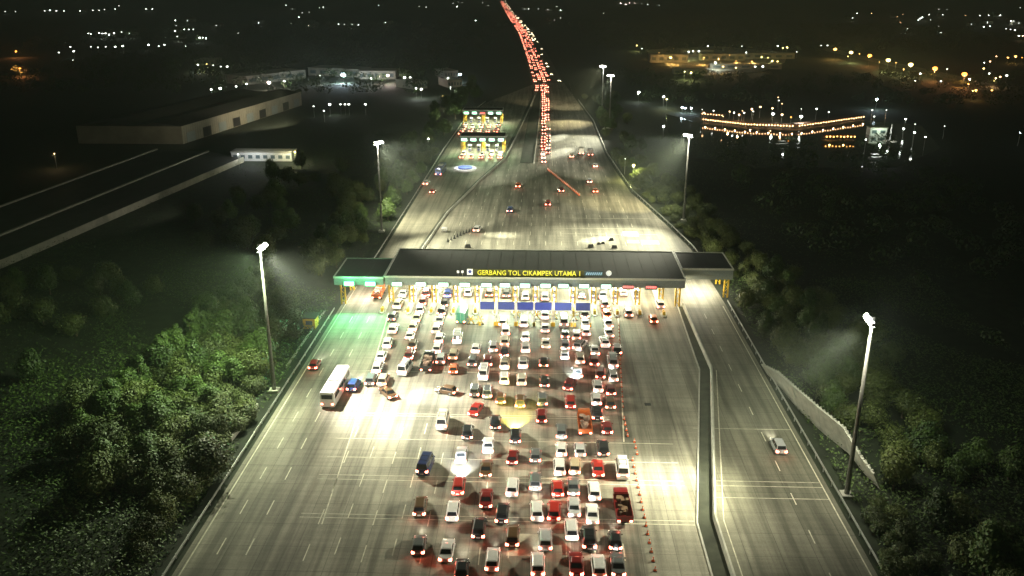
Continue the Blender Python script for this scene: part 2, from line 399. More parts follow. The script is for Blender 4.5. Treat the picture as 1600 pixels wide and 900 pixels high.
# ------------------------------------------------------------------ toll gate
LANES = [-43.1, -38.3, -32.3, -26.9, -21.8, -17.0, -12.1, -8.0, -3.5, 1.1, 5.1, 9.7, 14.6, 19.5, 24.6]
ISL = [-35.4, -29.6, -24.4, -19.4, -14.5, -10.1, -5.8, -1.2, 3.1, 7.4, 12.1, 17.1, 22.1, 27.4, 31.6]
def canopy(x0, x1, y0, y1, z, fh, label, cols, front_cols):
    cx, cy = (x0+x1)/2, (y0+y1)/2
    r = empty('toll_canopy', (cx, cy, 0)); tag(r, label, 'canopy', 'gate canopies')
    W, D = x1-x0, y1-y0
    b = MB(); b.box((0, 0, z-0.12), (W-0.5, D-0.5, 0.2)); 
    for k in range(int(W/3)): b.box((-W/2+1.5+k*3, 0, z-0.005), (0.06, D-0.9, 0.05))     # sheet seams
    b.build('roof', M_roof, r)
    b = MB()
    for s in (-1, 1): b.box((0, s*(D/2-0.12), z-0.05), (W, 0.24, 0.42)); b.box((s*(W/2-0.12), 0, z-0.05), (0.24, D-0.5, 0.42))
    b.build('trim', M_trim, r)
    b = MB()
    for s in (-1, 1): b.box((0, s*(D/2-0.25), z-0.27-fh/2), (W-0.2, 0.2, fh)); b.box((s*(W/2-0.25), 0, z-0.27-fh/2), (0.2, D-0.72, fh))
    b.build('fascia', M_fascia, r)
    b = MB(); b.box((0, 0, z-0.27-fh*0.7), (W-0.8, D-0.8, 0.12)); b.build('soffit', M_soffit, r)
    for x in cols:
        for y in front_cols:
            c = MB(); zt = z-0.27-fh*0.7-.06
            for sx in (-.45, .45): c.box((x-cx+sx, y-cy, zt/2), (0.3, 0.35, zt))
            n = 5
            for k in range(n):
                za, zb = 0.3+k*(zt-.6)/n, 0.3+(k+1)*(zt-.6)/n; s = 1 if k % 2 else -1
                c.tube((x-cx-.45*s, y-cy, za), (x-cx+.45*s, y-cy, zb), .09, n=5)
            c.build('column', M_yellow, r)
    return r
canopy(-35.1, 32.3, 183.3, 204.6, 7.5, 1.75, 'wide dark flat canopy over the toll lanes with yellow rooftop lettering at its front', [x for x in ISL if x not in (-35.4, 31.6)]+[-34.3, 31.2], (186.5, 201))
canopy(-46.7, -35.3, 183.3, 197.4, 7.2, 1.6, 'small dark side canopy at the left end of the toll gate, green lit underneath', [-45.2], (185.5, 195))
canopy(32.5, 44.5, 191.4, 204.4, 7.4, 2.3, 'small side canopy at the right end of the toll gate, set back over the ramp', [43.4], (193.0, 202.5))

def island_proto():
    r = empty('toll_island', (0, 0, 0))
    b = MB()
    def outline(z, k): return [(x*k, y, z) for x, y in ((-.7, -11), (-.35, -12.2), (0, -12.5), (.35, -12.2), (.7, -11), (.7, 11), (-.7, 11))]
    b.loft([outline(0, 1), outline(.28, .97)]); b.build('kerb_base', M_barr, r)
    b = MB(); b.box((0, -11.2, .75), (.55, .55, .9)); b.build('crash_cushion', M_yellow, r)
    b = MB(); b.box((0, -10.1, .7), (.4, .3, .8)); b.build('marker_post', M_yellow, r)
    return r
def booth_proto():
    r = empty('toll_booth', (0, 0, 0))
    b = MB(); b.box((0, 0, .6), (1.15, 2.4, 1.1)); b.box((0, 0, 2.42), (1.3, 2.7, .16))
    for sx in (-.53, .53):
        for sy in (-1.15, 1.15): b.box((sx, sy, 1.75), (.08, .08, 1.2))
    b.build('booth_shell', M_white, r)
    b = MB(); b.box((0, 0, 1.75), (1.02, 2.2, 1.16)); b.build('window', M_bglass, r)
    b = MB(); b.box((0, -1.22, .6), (1.0, .03, .5)); b.build('sign_panel', M_blue, r)
    return r
isl0, bo0 = island_proto(), booth_proto()
for i, x in enumerate(ISL[:-1]):
    o = isl0 if i == 0 else copy_tree(isl0)
    o.location = (x, 191.5, 0.0); tag(o, 'raised concrete lane divider, %s from the left end of the toll gate' % ordn(i+1), 'traffic island', 'islands between the toll lanes')
    
for i, x in enumerate(ISL[1:13]):
    o = bo0 if i == 0 else copy_tree(bo0)
    o.location = (x, 190.5, 0.28); tag(o, 'white toll booth under the canopy, %s from the left' % ordn(i+1), 'toll booth', 'booths under the main canopy')

# lane signals under the canopy edge + light on the lanes
def signal_proto(kind):
    r = empty('lane_signal', (0, 0, 0))
    b = MB(); b.box((0, 0.1, 0), (2.7, .2, 1.15)); b.build('housing', M_fascia, r)
    if kind in ('mint', 'green'):
        b = MB(); b.box((0, -.03, .1), (2.1, .05, .8)); b.build('lit_panel', M_mint if kind == 'mint' else M_green, r)
        b = MB(); b.face([(-.5, -.06, .25), (0, -.06, -.25), (.5, -.06, .25)]); b.build('green_arrow', M_green, r)
    else:
        b = MB()
        for k in range(6): b.box((-.95+k*.38, -.03, .05), (.28, .05, .42)); 
        b.build('red_characters', M_red, r)
    return r
sg = {k: signal_proto(k) for k in ('mint', 'green', 'red')}; used = set()
for i, x in enumerate(LANES):
    k = 'green' if i < 2 else ('red' if i > 12 else 'mint')
    o = sg[k] if k not in used else copy_tree(sg[k]); used.add(k)
    o.location = (x, 182.98 if k != 'green' else 182.95, 5.75)
    tag(o, {'mint': 'glowing mint white lane sign on the gate front, %s from the left' % ordn(i+1), 'green': 'bright green lane sign on the left side canopy, %s from the left' % ordn(i+1),
            'red': 'red lit closed lane sign on the gate front, %s of the two red ones' % ('left' if i == 13 else 'right')}[k], 'lane signal', 'signals over the toll lanes')
    if k == 'mint': light('POINT', (x, 187.5, 5.4), 3600, (0.98, 1.0, 0.76), radius=.6, name='canopy_light'); light('SPOT', (x, 182.2, 5.3), 4200, (0.80, 1.0, 0.72), aim=(x, 174, 0), size=110, radius=.5)
    if k == 'green': light('POINT', (x, 181.2, 7.9), 900, (0.15, 1.0, 0.4), radius=.4, name='signal_glow'); light('SPOT', (x, 182.2, 5.6), 11000, (0.12, 1.0, 0.35), aim=(x+2, 162, 0), size=110, radius=.4)  # green point added above the fascia to tint the roof edge
    if k == 'red': light('POINT', (x, 190, 5.4), 3600, (1.0, 0.85, 0.60), radius=.6, name='canopy_light')
light('POINT', (-40.5, 189, 5.0), 7000, (1.0, .85, .72), radius=.6, name='canopy_light')
for y in (195, 200): light('POINT', (37.5, y, 4.8), 4500, (1.0, .95, .75), radius=.6, name='canopy_light')
for x in (-28, -12, 4, 20): light('POINT', (x, 199, 5.2), 5000, (1.0, .95, .72), radius=.8, name='canopy_light')
light('POINT', (28.6, 188, 5.2), 3000, (1.0, .85, .55), radius=.6, name='canopy_light')

# rooftop lettering
def text_mesh(s, size, bold=0.004, depth=0.08, shear=0.0):
    cu = bpy.data.curves.new('t', 'FONT'); cu.body = s; cu.size = size; cu.extrude = depth; cu.offset = bold; cu.shear = shear
    cu.resolution_u = 2; cu.align_x = 'CENTER'
    o = bpy.data.objects.new('t', cu); COL.objects.link(o)
    bpy.context.view_layer.update()
    me = bpy.data.meshes.new_from_object(o.evaluated_get(bpy.context.evaluated_depsgraph_get()))
    bpy.data.objects.remove(o); bpy.data.curves.remove(cu); return me
def put_text(name, s, cx, y, z, width, height, m, parent, shear=0.0):
    me = text_mesh(s, 1.0, shear=shear); xs = [v.co.x for v in me.vertices]; ys = [v.co.y for v in me.vertices]
    kx = width/(max(xs)-min(xs)); ky = height/(max(ys)-min(ys)); mx = (max(xs)+min(xs))/2; my = min(ys)
    for v in me.vertices: v.co = ((v.co.x-mx)*kx, -v.co.z, (v.co.y-my)*ky)
    me.materials.clear(); me.materials.append(m)
    o = bpy.data.objects.new(name, me); COL.objects.link(o); o.parent = parent; o.location = (cx-parent.location.x, y-parent.location.y, z-parent.location.z); return o
rs = empty('rooftop_sign', (-3.0, 184.4, 7.5)); tag(rs, 'yellow rooftop letters reading GERBANG TOL CIKAMPEK UTAMA 1 on the front of the gate roof', 'sign')
put_text('letters', 'GERBANG TOL CIKAMPEK UTAMA 1', -2.7, 184.4, 7.75, 23.0, 1.15, M_yled, rs)
b = MB(); b.box((.3, .25, .75), (25.5, .06, 1.6)); b.build('backing_panel', mat('olive_backing', (0.07, 0.075, 0.02), .6), rs)
b = MB()
for k in range(14):
    b = MB(); b.tube((-12+k*1.9, .3, 0), (-12+k*1.9, .3, 1.5), .05, n=4); b.build('support_post', M_steel, rs)
e = empty('gate_emblem', (-15.9, 184.4, 7.5)); tag(e, 'small square white emblem left of the yellow rooftop letters', 'emblem')
b = MB(); b.box((0, 0, .95), (1.3, .12, 1.4)); b.build('plate', M_wled, e)
b = MB(); b.tube((0, -.07, 1.05), (0, -.09, 1.05), .38, n=12); b.build('badge', M_blue, e)
e = empty('roof_lamp', (-18.1, 184.6, 7.5)); tag(e, 'pair of small pale lamps on the roof left of the emblem', 'lamp')  # pale glowing blocks beside the emblem, read as logo marks
for sx in (-.5, .5):
    b = MB(); b.box((sx, 0, .9), (.5, .2, .55)); b.build('lamp_head', M_wled, e)
    b = MB(); b.tube((sx, 0, 0), (sx, 0, .7), .05, n=5); b.build('stem', M_steel, e)
e = empty('company_sign', (11.8, 184.4, 7.5)); tag(e, 'pale blue slanted lettering board right of the yellow rooftop letters', 'sign')
b = MB(); b.box((0, .12, .85), (4.2, .06, 1.2)); b.build('board', mat('teal_board', (0.03, 0.07, 0.09), .5), e)
b = MB()
for k in range(8): b.face([(-1.75+k*.46, .05, .5), (-1.45+k*.46, .05, .5), (-1.25+k*.46, .05, 1.15), (-1.55+k*.46, .05, 1.15)])
b.build('lettering', M_cyan, e)
e = empty('round_emblem', (15.2, 184.4, 7.5)); tag(e, 'round white emblem at the right end of the rooftop lettering', 'emblem')
b = MB(); b.tube((0, .06, 1.0), (0, -.06, 1.0), .62, n=16); b.build('disc', M_wled, e)
b = MB(); b.tube((0, .1, 0), (0, .1, 1.0), .06, n=5); b.build('post', M_steel, e)

# blue panels across six lanes in front of the gate
for i, (a, c) in enumerate([(750, 772), (778, 804), (808, 833), (836, 862), (867, 893), (900, 922)]):
    A, C = G(a, 478, 4.8), G(c, 478, 4.8); wd = C[0]-A[0]; cx = (A[0]+C[0])/2
    r = empty('height_portal', (cx, 173.5, 0)); tag(r, 'blue panel on white posts before the gate, %s of six from left' % ordn(i+1), 'portal', 'blue lane portals before the gate')
    b = MB(); b.box((0, 0, 4.55), (wd, .25, 1.7)); b.build('blue_panel', M_blue, r)
    b = MB(); b.box((0, -.02, 3.6), (wd, .3, .18)); b.build('lower_edge', M_white, r)
    for s in (-1, 1):
        b = MB(); b.box((s*(wd/2+.14), 0, 2.65), (.2, .3, 5.3)); q = b.build('post', M_white, r)
        b = MB(); b.box((s*(wd/2+.14), 0, .45), (.5, .6, .9)); b.build('post_foot', M_yellow, q)
for px, py in ((736, 500), (750, 500), (866, 492), (897, 494), (880, 494), (838, 492), (808, 490)):
    x, y, _ = G(px, py, 1)
    r = empty('trestle', (x, y, 0)); b = MB()
    for s in (-1, 1): b.tube((-.7*s, 0, 0), (.5*s, 0, 2.0), .1, n=5)
    b.tube((-.8, 0, 1.2), (.8, 0, 1.2), .09, n=5); b.build('crossed_frame', M_yellow, r)
    b = MB(); b.box((0, 0, .06), (1.8, .5, .12)); b.build('base', M_black, r)
    side = sorted([736, 750, 808, 838, 866, 880, 897]).index(px)+1
    tag(r, 'yellow crossed barrier frame between queue lanes, %s of seven from the left' % ordn(side), 'barrier', 'yellow frames before the gate')

# small shed at left edge of the gate
r = empty('guard_hut', (-49.2, 171.5, 0)); tag(r, 'small yellow lit guard hut behind the guardrail left of the gate', 'hut')
b = MB(); b.box((0, 0, 1.2), (2.6, 3.0, 2.4)); b.build('wall', M_yellow, r)  # walls in plain yellow paint
b = MB(); b.box((0, 0, 2.5), (3.2, 3.6, .15)); b.build('roof', M_roof, r)
b = MB(); b.box((0, -1.52, 1.4), (1.4, .04, .9)); b.build('window', M_bglass, r)

# small gates of the branch
def small_gate(x0, x1, y, n, label, red):
    r = canopy(x0, x1, y, y+11, 7.2, 1.6, label, [x0+.9, (x0+x1)/2, x1-.9], (y+1.5, y+9))
    wl = (x1-x0)/n
    for i in range(n):
        x = x0+wl*(i+.5); k = 'red' if i == red else 'mint'
        o = copy_tree(sg[k]); o.location = (x, y-.35, 5.7)
        tag(o, '%s lane sign, %s from the left on %s' % ('red' if k == 'red' else 'green', ordn(i+1), 'the nearer small gate' if y < 400 else 'the farther small gate'), 'lane signal', 'signals on the small gates')
        o.scale = (1.1, 1, 1.35)
        light('POINT', (x, y+4, 4.6), 3800, (0.95, 1.0, 0.72), radius=.5, name='canopy_light')
        light('SPOT', (x, y-1, 5.5), 3500, (0.55, 1.0, 0.45), aim=(x, y-8, 0), size=130, radius=.4)
        if i:
            o = copy_tree(bo0); o.location = (x-wl/2, y+4, .28)
            tag(o, 'toll booth, %s from the left under %s' % (ordn(i), 'the nearer small gate' if y < 400 else 'the farther small gate'), 'toll booth', 'booths of the small gates')
    return r
small_gate(-35.5, -15.8, 372, 5, 'small toll canopy with green lights over the left branch, the nearer of two', 9)
small_gate(-41.5, -20.5, 452, 5, 'small toll canopy with green and red lights over the left branch, the farther of two', 2)
# oval island with a pale rim
x, y, _ = G(727, 264)
r = empty('oval_island', (x, y, 0)); tag(r, 'oval bluish traffic island with a bright white rim on the left branch', 'traffic island')
def ring(rx, ry, z): return [(rx*math.cos(2*math.pi*k/28), ry*math.sin(2*math.pi*k/28), z) for k in range(28)]
b = MB(); b.loft([ring(4.4, 5.4, 0.02), ring(4.3, 5.3, .45)]); b.build('white_rim', M_white, r)
b = MB(); b.loft([ring(3.0, 3.4, .45), ring(2.9, 3.3, .8)]); b.build('blue_centre', M_blue, r)
light('SPOT', (x+1, y+3, 12), 15000, (.95, .97, 1), aim=(x, y, 0), size=60)

# ------------------------------------------------------------------ light masts
def mast(x, y, h, label, aimx, aimy):
    r = empty('light_mast', (x, y, 0), 0); tag(r, label, 'light mast', 'tall floodlight masts')
    b = MB(); b.tube((0, 0, .5), (0, 0, h), .38, .17, n=10); b.build('pole', M_mast, r, True)
    b = MB(); b.box((0, 0, .25), (1.7, 1.7, .5)); b.build('base', M_barr, r)
    a = math.atan2(aimy-y, aimx-x)
    b = MB(); b.tube((-1.7*math.sin(a), 1.7*math.cos(a), h), (1.7*math.sin(a), -1.7*math.cos(a), h), .1, n=6)
    b.tube((0, 0, h-.3), (0, 0, h+.5), .3, n=8); b.build('crossbar', M_mast, r)
    for k in (-1.5, -.5, .5, 1.5):
        f = MB(); c = Vector((math.cos(a)*.35+k*math.sin(a), math.sin(a)*.35-k*math.cos(a), h-.05))
        f.box(c, (.5, .75, .55), 0, a); o = f.build('floodlight', M_mast, r)
        l = MB(); l.box(c+Vector((math.cos(a)*.28, math.sin(a)*.28, -.1)), (.06, .62, .42), 0, a)
        l.box(c+Vector((0, 0, -.3)), (.42, .6, .05), 0, a); l.build('lens', M_flood, o)
        l = MB(); l.box(c+Vector((0, 0, .31)), (.3, .3, .04), 0, a); l.build('lamp_cap', M_flood, o)  # emissive plate on the housing top, glows though it is no lens
    light('POINT', (x, y, h-.6), 7000, (1, .98, .85), radius=.5, name='mast_spill')
    return r
mast(-47.9, 140.1, 27.3, 'tall floodlight mast on the left bank, nearest on that side', -15, 138)
mast(44.4, 109.5, 27.3, 'tall floodlight mast on the right bank beside the ribbed wall', 15, 112)
mast(-47.2, 246.5, 26.5, 'tall floodlight mast behind the gate beside the left branch road', -10, 226)
mast(44.0, 262.0, 26.5, 'tall floodlight mast behind the gate among trees on the right', 10, 240)
mast(33.8, 442.0, 26.0, 'far slender mast on the right roadside, nearer of the distant pair', 5, 400)
mast(32.0, 474.6, 27.5, 'far slender mast on the right roadside, farther of the distant pair', 5, 440)
for loc, aim, p, sz, c in FLOODS_FILLS:
    light('SPOT', Vector(loc)+(Vector(aim)-Vector(loc)).normalized()*1.2+Vector((0, 0, -.6)), p, c, aim=aim, size=sz, blend=1.0, radius=.5, name='floodlight_beam')

# ------------------------------------------------------------------ vehicles
PAINTS = {'white': (0.72, 0.71, 0.68), 'silver': (0.42, 0.43, 0.43), 'black': (0.018, 0.018, 0.020), 'grey': (0.13, 0.14, 0.14),
          'dark red': (0.16, 0.012, 0.012), 'red': (0.36, 0.025, 0.018), 'blue': (0.03, 0.06, 0.22), 'dark blue': (0.015, 0.025, 0.09), 'brown': (0.10, 0.055, 0.025),
          'orange': (0.55, 0.13, 0.03), 'green': (0.03, 0.25, 0.14), 'beige': (0.45, 0.36, 0.24), 'cream': (0.62, 0.58, 0.46)}
def paint(c): return mat('paint_'+c.replace(' ', '_'), PAINTS[c], .32, .15, var=.06, scale=2, coat=.5)

def car_meshes(kind):
    """returns list of (part name, mesh builder, material)"""
    P = []
    if kind == 'minivan': L, W, H, belt, f1, b1, f2, b2, hood = 4.5, 1.76, 1.72, 1.0, 1.25, -2.1, .55, -1.85, .98
    elif kind == 'sedan': L, W, H, belt, f1, b1, f2, b2, hood = 4.6, 1.76, 1.46, .92, 1.05, -1.5, .35, -.95, .88
    elif kind == 'hatchback': L, W, H, belt, f1, b1, f2, b2, hood = 3.9, 1.70, 1.52, .95, 1.05, -1.82, .4, -1.45, .92
    elif kind == 'suv': L, W, H, belt, f1, b1, f2, b2, hood = 4.75, 1.88, 1.85, 1.12, 1.2, -2.2, .6, -2.0, 1.1
    else: L, W, H, belt, f1, b1, f2, b2, hood = 4.9, 1.9, 2.3, 1.25, 2.05, -2.35, 1.5, -2.3, 1.2     # van
    h, w_ = L/2, W/2
    def sec(y, w, zb, zt):
        c = .1
        return [(-w, y, zb+c), (-w+.06, y, zb), (w-.06, y, zb), (w, y, zb+c), (w, y, zt-c), (w-c, y, zt), (-w+c, y, zt), (-w, y, zt-c)][::-1]
    b = MB()
    b.loft([sec(-h, w_*.86, .42, belt-.22), sec(-h+.1, w_*.95, .28, belt-.06), sec(-h+.5, w_, .22, belt), sec(0, w_, .2, belt+.01), sec(f1, w_, .22, belt-.01),
            sec(h-.55, w_*.98, .24, hood-.06), sec(h-.12, w_*.93, .28, hood-.16), sec(h, w_*.8, .4, hood-.3)][::-1])
    w1, w2 = w_*.92, w_*.76
    def ring_(y0, y1, w, z): return [(-w, y0, z), (w, y0, z), (w, y1, z), (-w, y1, z)]
    bt, tp = ring_(b1, f1, w1, belt-.02), ring_(b2, f2, w2, H-.07); t2 = ring_(b2+.15, f2-.18, w2-.1, H)
    b.loft([bt, tp, t2])
    P.append(('body', b, 'PAINT'))
    def pane(a, c, d, e, m0=.1, m1=.1, z0=.12, z1=.12, off=.012):
        a, c, d, e = map(Vector, (a, c, d, e)); n = (c-a).cross(e-a).normalized()*off
        def pt(s, t): return (a.lerp(c, s)).lerp(e.lerp(d, s), t)+n
        q = MB(); q.face([pt(m0, z0), pt(1-m1, z0), pt(1-m1, 1-z1), pt(m0, 1-z1)]); return q
    P.append(('rear_window', pane(bt[0], bt[1], tp[1], tp[0], .07, .07, .16, .06), M_glass))
    P.append(('windscreen', pane(bt[2], bt[3], tp[3], tp[2], .06, .06, .08, .05), M_glass))
    for (i, j) in ((1, 2), (3, 0)):
        q = pane(bt[i], bt[j], tp[j], tp[i], .05, .52, .1, .1); q2 = pane(bt[i], bt[j], tp[j], tp[i], .52, .06, .1, .1)
        for f in [q2]: q.face([tuple(v) for v in f.v])
        P.append(('side_window', q, M_glass))
    for s in (-1, 1):
        q = MB(); q.box((s*(w_*.74), -h-.005, belt-.22), (.34, .09, .26)); q.box((s*(w_*.9), -h+.12, belt-.2), (.12, .22, .24)); P.append(('tail_light', q, M_tail))
        q = MB(); q.box((s*(w_*.66), h-.04, hood-.34), (.36, .09, .16)); P.append(('head_light', q, M_head))
        q = MB(); q.box((s*(w_+.08), f1-.35, belt+.06), (.18, .1, .13)); P.append(('side_mirror', q, 'PAINT'))
        for y in (-h+.85, h-.85):
            q = MB(); x = s*(w_-.1); q.tube((x-.11*s, y, .33), (x+.12*s, y, .33), .33, n=12, m=0); q.tube((x+.121*s, y, .33), (x+.135*s, y, .33), .19, n=10, m=1)
            P.append(('wheel', q, [M_black, M_rim]))
    q = MB(); q.box((0, -h-.01, .62), (.5, .05, .14)); P.append(('number_plate', q, M_plate))
    if kind in ('van', 'suv'):
        q = MB()
        for s in (-1, 1): q.box((s*.55, -.7, H+.04), (.05, 1.9, .05))
        for y in (-1.3, 0): q.box((0, y, H+.05), (1.15, .05, .04))
        P.append(('roof_rack', q, M_black))
    return P, L

def truck_meshes(kind):
    P = []; 
    if kind == 'bus': L, W, H = 11.5, 2.5, 3.3
    elif kind == 'box truck': L, W, H = 6.6, 2.1, 3.0
    elif kind == 'cargo truck': L, W, H = 7.0, 2.2, 2.2
    h, w_ = L/2, W/2
    if kind == 'bus':
        b = MB()
        def sec(y, k, zt): return [(w_*k, y, .4), (w_*k, y, zt-.25), (w_*k-.25, y, zt), (-w_*k+.25, y, zt), (-w_*k, y, zt-.25), (-w_*k, y, .4)]
        b.loft([sec(-h, .95, H-.12), sec(-h+.2, 1, H), sec(h-.3, 1, H), sec(h, .93, H-.3)]); P.append(('body', b, 'PAINT'))
        for s in (-1, 1):
            q = MB(); 
            for k in range(7): q.box((s*(w_+.005), -h+1.3+k*1.45, 2.15), (.02, 1.3, .95))
            P.append(('side_window', q, M_glass))
        q = MB(); q.box((0, -h-.01, 2.3), (1.9, .03, .8)); P.append(('rear_window', q, M_glass))
        q = MB(); q.box((0, h+.01, 2.0), (2.1, .03, 1.4)); P.append(('windscreen', q, M_glass))
        q = MB(); q.box((0, 0, H+.12), (1.6, 3, .24)); P.append(('roof_unit', q, M_white))
    else:
        b = MB()
        def sec(y, zt, k=1): return [(w_*.9*k, y, .5), (w_*.9*k, y, zt), (-w_*.9*k, y, zt), (-w_*.9*k, y, .5)]
        b.loft([sec(h-1.7, 2.1), sec(h-1.1, 2.15), sec(h-.35, 2.05, .95), sec(h, 1.2, .95)]); P.append(('cab', b, 'PAINT'))
        q = MB(); q.face([(-.75, h-.33, 1.95), (-.78, h+.005, 1.28), (.78, h+.005, 1.28), (.75, h-.33, 1.95)]); P.append(('windscreen', q, M_glass))
        if kind == 'box truck':
            q = MB(); q.box((0, -.95, H/2+.35), (W, L-1.95, H-.7)); P.append(('cargo_box', q, 'PAINT'))
            q = MB(); q.box((0, -h-.01+.03, 1.9), (.04, .04, 2.0)); q.box((.8, -h+.01, 1.9), (.06, .05, 2.1)); q.box((-.8, -h+.01, 1.9), (.06, .05, 2.1)); P.append(('rear_door', q, M_steel))
        else:
            q = MB(); q.box((0, -.95, .95), (W, L-1.95, .2))
            for s in (-1, 1): q.box((s*w_, -.95, 1.35), (.08, L-1.95, .7))
            q.box((0, -h+.03, 1.35), (W, .08, .7)); q.box((0, h-1.9, 1.5), (W, .08, 1.0)); P.append(('cargo_bed', q, 'PAINT'))
            q = MB(); rr = random.Random(4)
            for k in range(14): q.box((rr.uniform(-.7, .7), rr.uniform(-2.9, .9), 1.3+rr.uniform(0, .7)), (rr.uniform(.4, .9), rr.uniform(.4, 1.0), rr.uniform(.3, .6)), 0, rr.uniform(-.3, .3))
            P.append(('load', q, 'LOAD'))
        q = MB(); q.box((0, 0, .6), (.9, L-.4, .2)); P.append(('chassis', q, M_black))
    for s in (-1, 1):
        q = MB(); q.box((s*(w_*.75), -h-.03, .95), (.34, .08, .22)); P.append(('tail_light', q, M_tail))
        q = MB(); q.box((s*(w_*.62), h+.01, .85), (.34, .06, .2)); P.append(('head_light', q, M_head))
        for y in ((-h+1.5, h-1.5) if kind != 'bus' else (-h+2.6, h-2.4)):
            q = MB(); x = s*(w_-.18); q.tube((x-.14*s, y, .45), (x+.14*s, y, .45), .45, n=12); q.tube((x+.141*s, y, .45), (x+.155*s, y, .45), .24, n=10, m=1)
            P.append(('wheel', q, [M_black, M_rim]))
    return P, L

PROTO = {}; MESHC = {}
def vehicle(kind, colour, x, y, rz=0.0, label=None, group=None, lamp=0, lampc=(1, .97, .9), load=None, z=0.03):
    key = (kind, colour)
    name = kind.replace(' ', '_')
    if key not in PROTO:
        P, L = (truck_meshes if kind in ('bus', 'box truck', 'cargo truck') else car_meshes)(kind)
        lst = []
        for i, (n, mb, m) in enumerate(P):
            if isinstance(m, str):
                mm = paint(colour) if m == 'PAINT' else mat('load_'+(load or 'mixed'), PAINTS.get(load, (0.3, 0.2, 0.15)), .8, var=.5, scale=1.5)
                me = mb.mesh(n, [mm])
            else:
                if (kind, i) not in MESHC: MESHC[(kind, i)] = mb.mesh(n, m if isinstance(m, list) else [m])
                me = MESHC[(kind, i)]
            lst.append((n, me))
        PROTO[key] = (lst, L)
    lst, L = PROTO[key]
    r = empty(name, (x, y, z), rz); tag(r, label, {'minivan': 'car', 'sedan': 'car', 'hatchback': 'car', 'suv': 'car', 'van': 'van', 'bus': 'bus', 'box truck': 'truck', 'cargo truck': 'truck'}[kind], group)
    for n, me in lst:
        o = bpy.data.objects.new(n, me); COL.objects.link(o); o.parent = r
    if lamp:
        fy = L/2+.08
        d = Vector((-math.sin(rz), math.cos(rz), 0))
        light('SPOT', Vector((x, y, .75))+d*fy, lamp, lampc, aim=Vector((x, y, .75))+d*(fy+10)+Vector((0, 0, -1.1 if lamp < 8000 else -.55)), size=62 if lamp < 8000 else 80, blend=1.0, radius=.25, name='headlight_beam')
    return r

W_, S_, K_, GY, DR, RD, BL, DB, BR, OR, GN, BE = 'white', 'silver', 'black', 'grey', 'dark red', 'red', 'blue', 'dark blue', 'brown', 'orange', 'green', 'beige'
# (px, py, colour, kind or None, rotation, headlight power, headlight colour)
Q = [(644,458,S_),(677,459,DR),(711,458,BL),(632,475,RD),(627,494,K_),(670,471,DR),(674,481,RD),(704,475,K_),(655,482,W_),(645,497,W_),(660,497,'cream'),(690,492,W_),
 (692,505,W_),(690,519,W_),(655,508,DR),(615,513,W_),(720,496,GN,'box truck'),(715,528,W_,'van'),(699,483,K_),(606,535,RD),(597,555,W_),(591,573,W_),(583,592,GY),(597,593,BE),
 (606,612,BR,'sedan',35),(646,537,DR),(633,576,W_,'van',-8),(686,537,W_),(675,568,K_,'cargo truck'),(686,553,S_),(709,553,BE),(709,575,OR),
 (739,456,W_),(774,457,BR),(799,458,GY),(828,462,W_),(855,463,RD),(790,503,RD),(821,503,W_),(852,491,W_),(790,515,W_),(821,525,W_),(850,511,RD),(744,543,W_),(771,541,S_),(789,532,'cream'),
 (739,563,GY),(762,563,DR),(756,583,W_,'van'),(789,548,K_),(789,567,'cream'),(821,542,W_),(818,566,W_),(788,590,W_),(815,592,'cream'),(853,535,RD),(850,565,K_),(851,594,K_),(752,609,GY),
 (911,460,GY),(948,460,S_),(948,474,RD),(950,490,OR),(951,505,W_),(911,490,GY),(911,505,W_),(883,503,S_,'van'),(901,525,W_),(883,521,GY),(967,456,W_),(951,518,W_),(928,500,W_),
 (882,553,W_),(908,537,S_,'suv',-20),(883,538,GY),(906,559,'cream'),(928,561,DR),(930,547,W_),(946,533,W_),(959,545,K_),(957,566,S_,'van'),(902,580,W_),(939,582,DR),(956,586,W_),(891,600,DR,None,-14,18000,(.85,.95,1)),
 (934,604,W_),(954,608,DR),(847,623,GY),(846,649,DR),(891,627,RD),(932,625,W_),(952,628,DR),(925,642,K_,'suv'),(877,673,GY),(920,663,OR,'cargo truck'),(948,665,DR),
 (697,609,BR,'hatchback',70),(752,611,GY),(782,621,BR),(813,626,BR),(744,638,RD,'sedan',-12),(774,658,K_),(731,674,K_),(805,680,K_,'minivan',0,38000,(1,.90,.20)),(692,658,'cream','van'),
 (665,727,DB,'van',-6),(721,709,S_,'sedan'),(801,713,DR),(760,730,BR),(837,710,GY),(763,694,W_),(717,758,RD,'minivan',0,32000,(.95,.97,1)),(836,751,GY,'minivan'),(801,760,W_),(760,777,DR),
 (708,797,W_),(657,790,DR),(785,801,K_),(839,797,W_,'minivan',0,3000),(749,824,K_),(801,836,DR),(877,701,W_),(906,702,S_),(942,699,K_),(874,729,W_),(898,726,BE),(934,730,RD,'sedan'),
 (972,733,W_,'van'),(873,762,RD),(895,757,GY),(928,766,W_),(869,797,RD),(895,790,S_),(925,801,W_),(889,826,W_),(972,794,DR,'cargo truck'),(920,841,K_),(961,843,K_),
 (700,858,W_),(655,850,GY),(852,842,S_),(840,880,W_),(770,873,RD),(900,878,DR),(935,884,W_),(965,880,GY),(720,888,K_)]
rk = random.Random(5); cars = []
KEEP = {(744,638),(934,730),(891,627),(717,758),(873,762),(869,797)}
for t in Q:
    t = list(t)+[None]*(7-len(t))
    if t[2] == RD and (t[0], t[1]) not in KEEP: t[2] = rk.choice(['cream', S_, W_])
    if t[2] == DR and rk.random() < .3 and t[3] is None: t[2] = BR
    kind = t[3] or rk.choice(['minivan']*6+['hatchback']*2+['sedan']*2+['suv'])
    x, y, _ = G(t[0], t[1], .7)
    cars.append([x, y, t[2], kind, R(t[4] or rk.uniform(-2.5, 2.5)), t[5], t[6]])
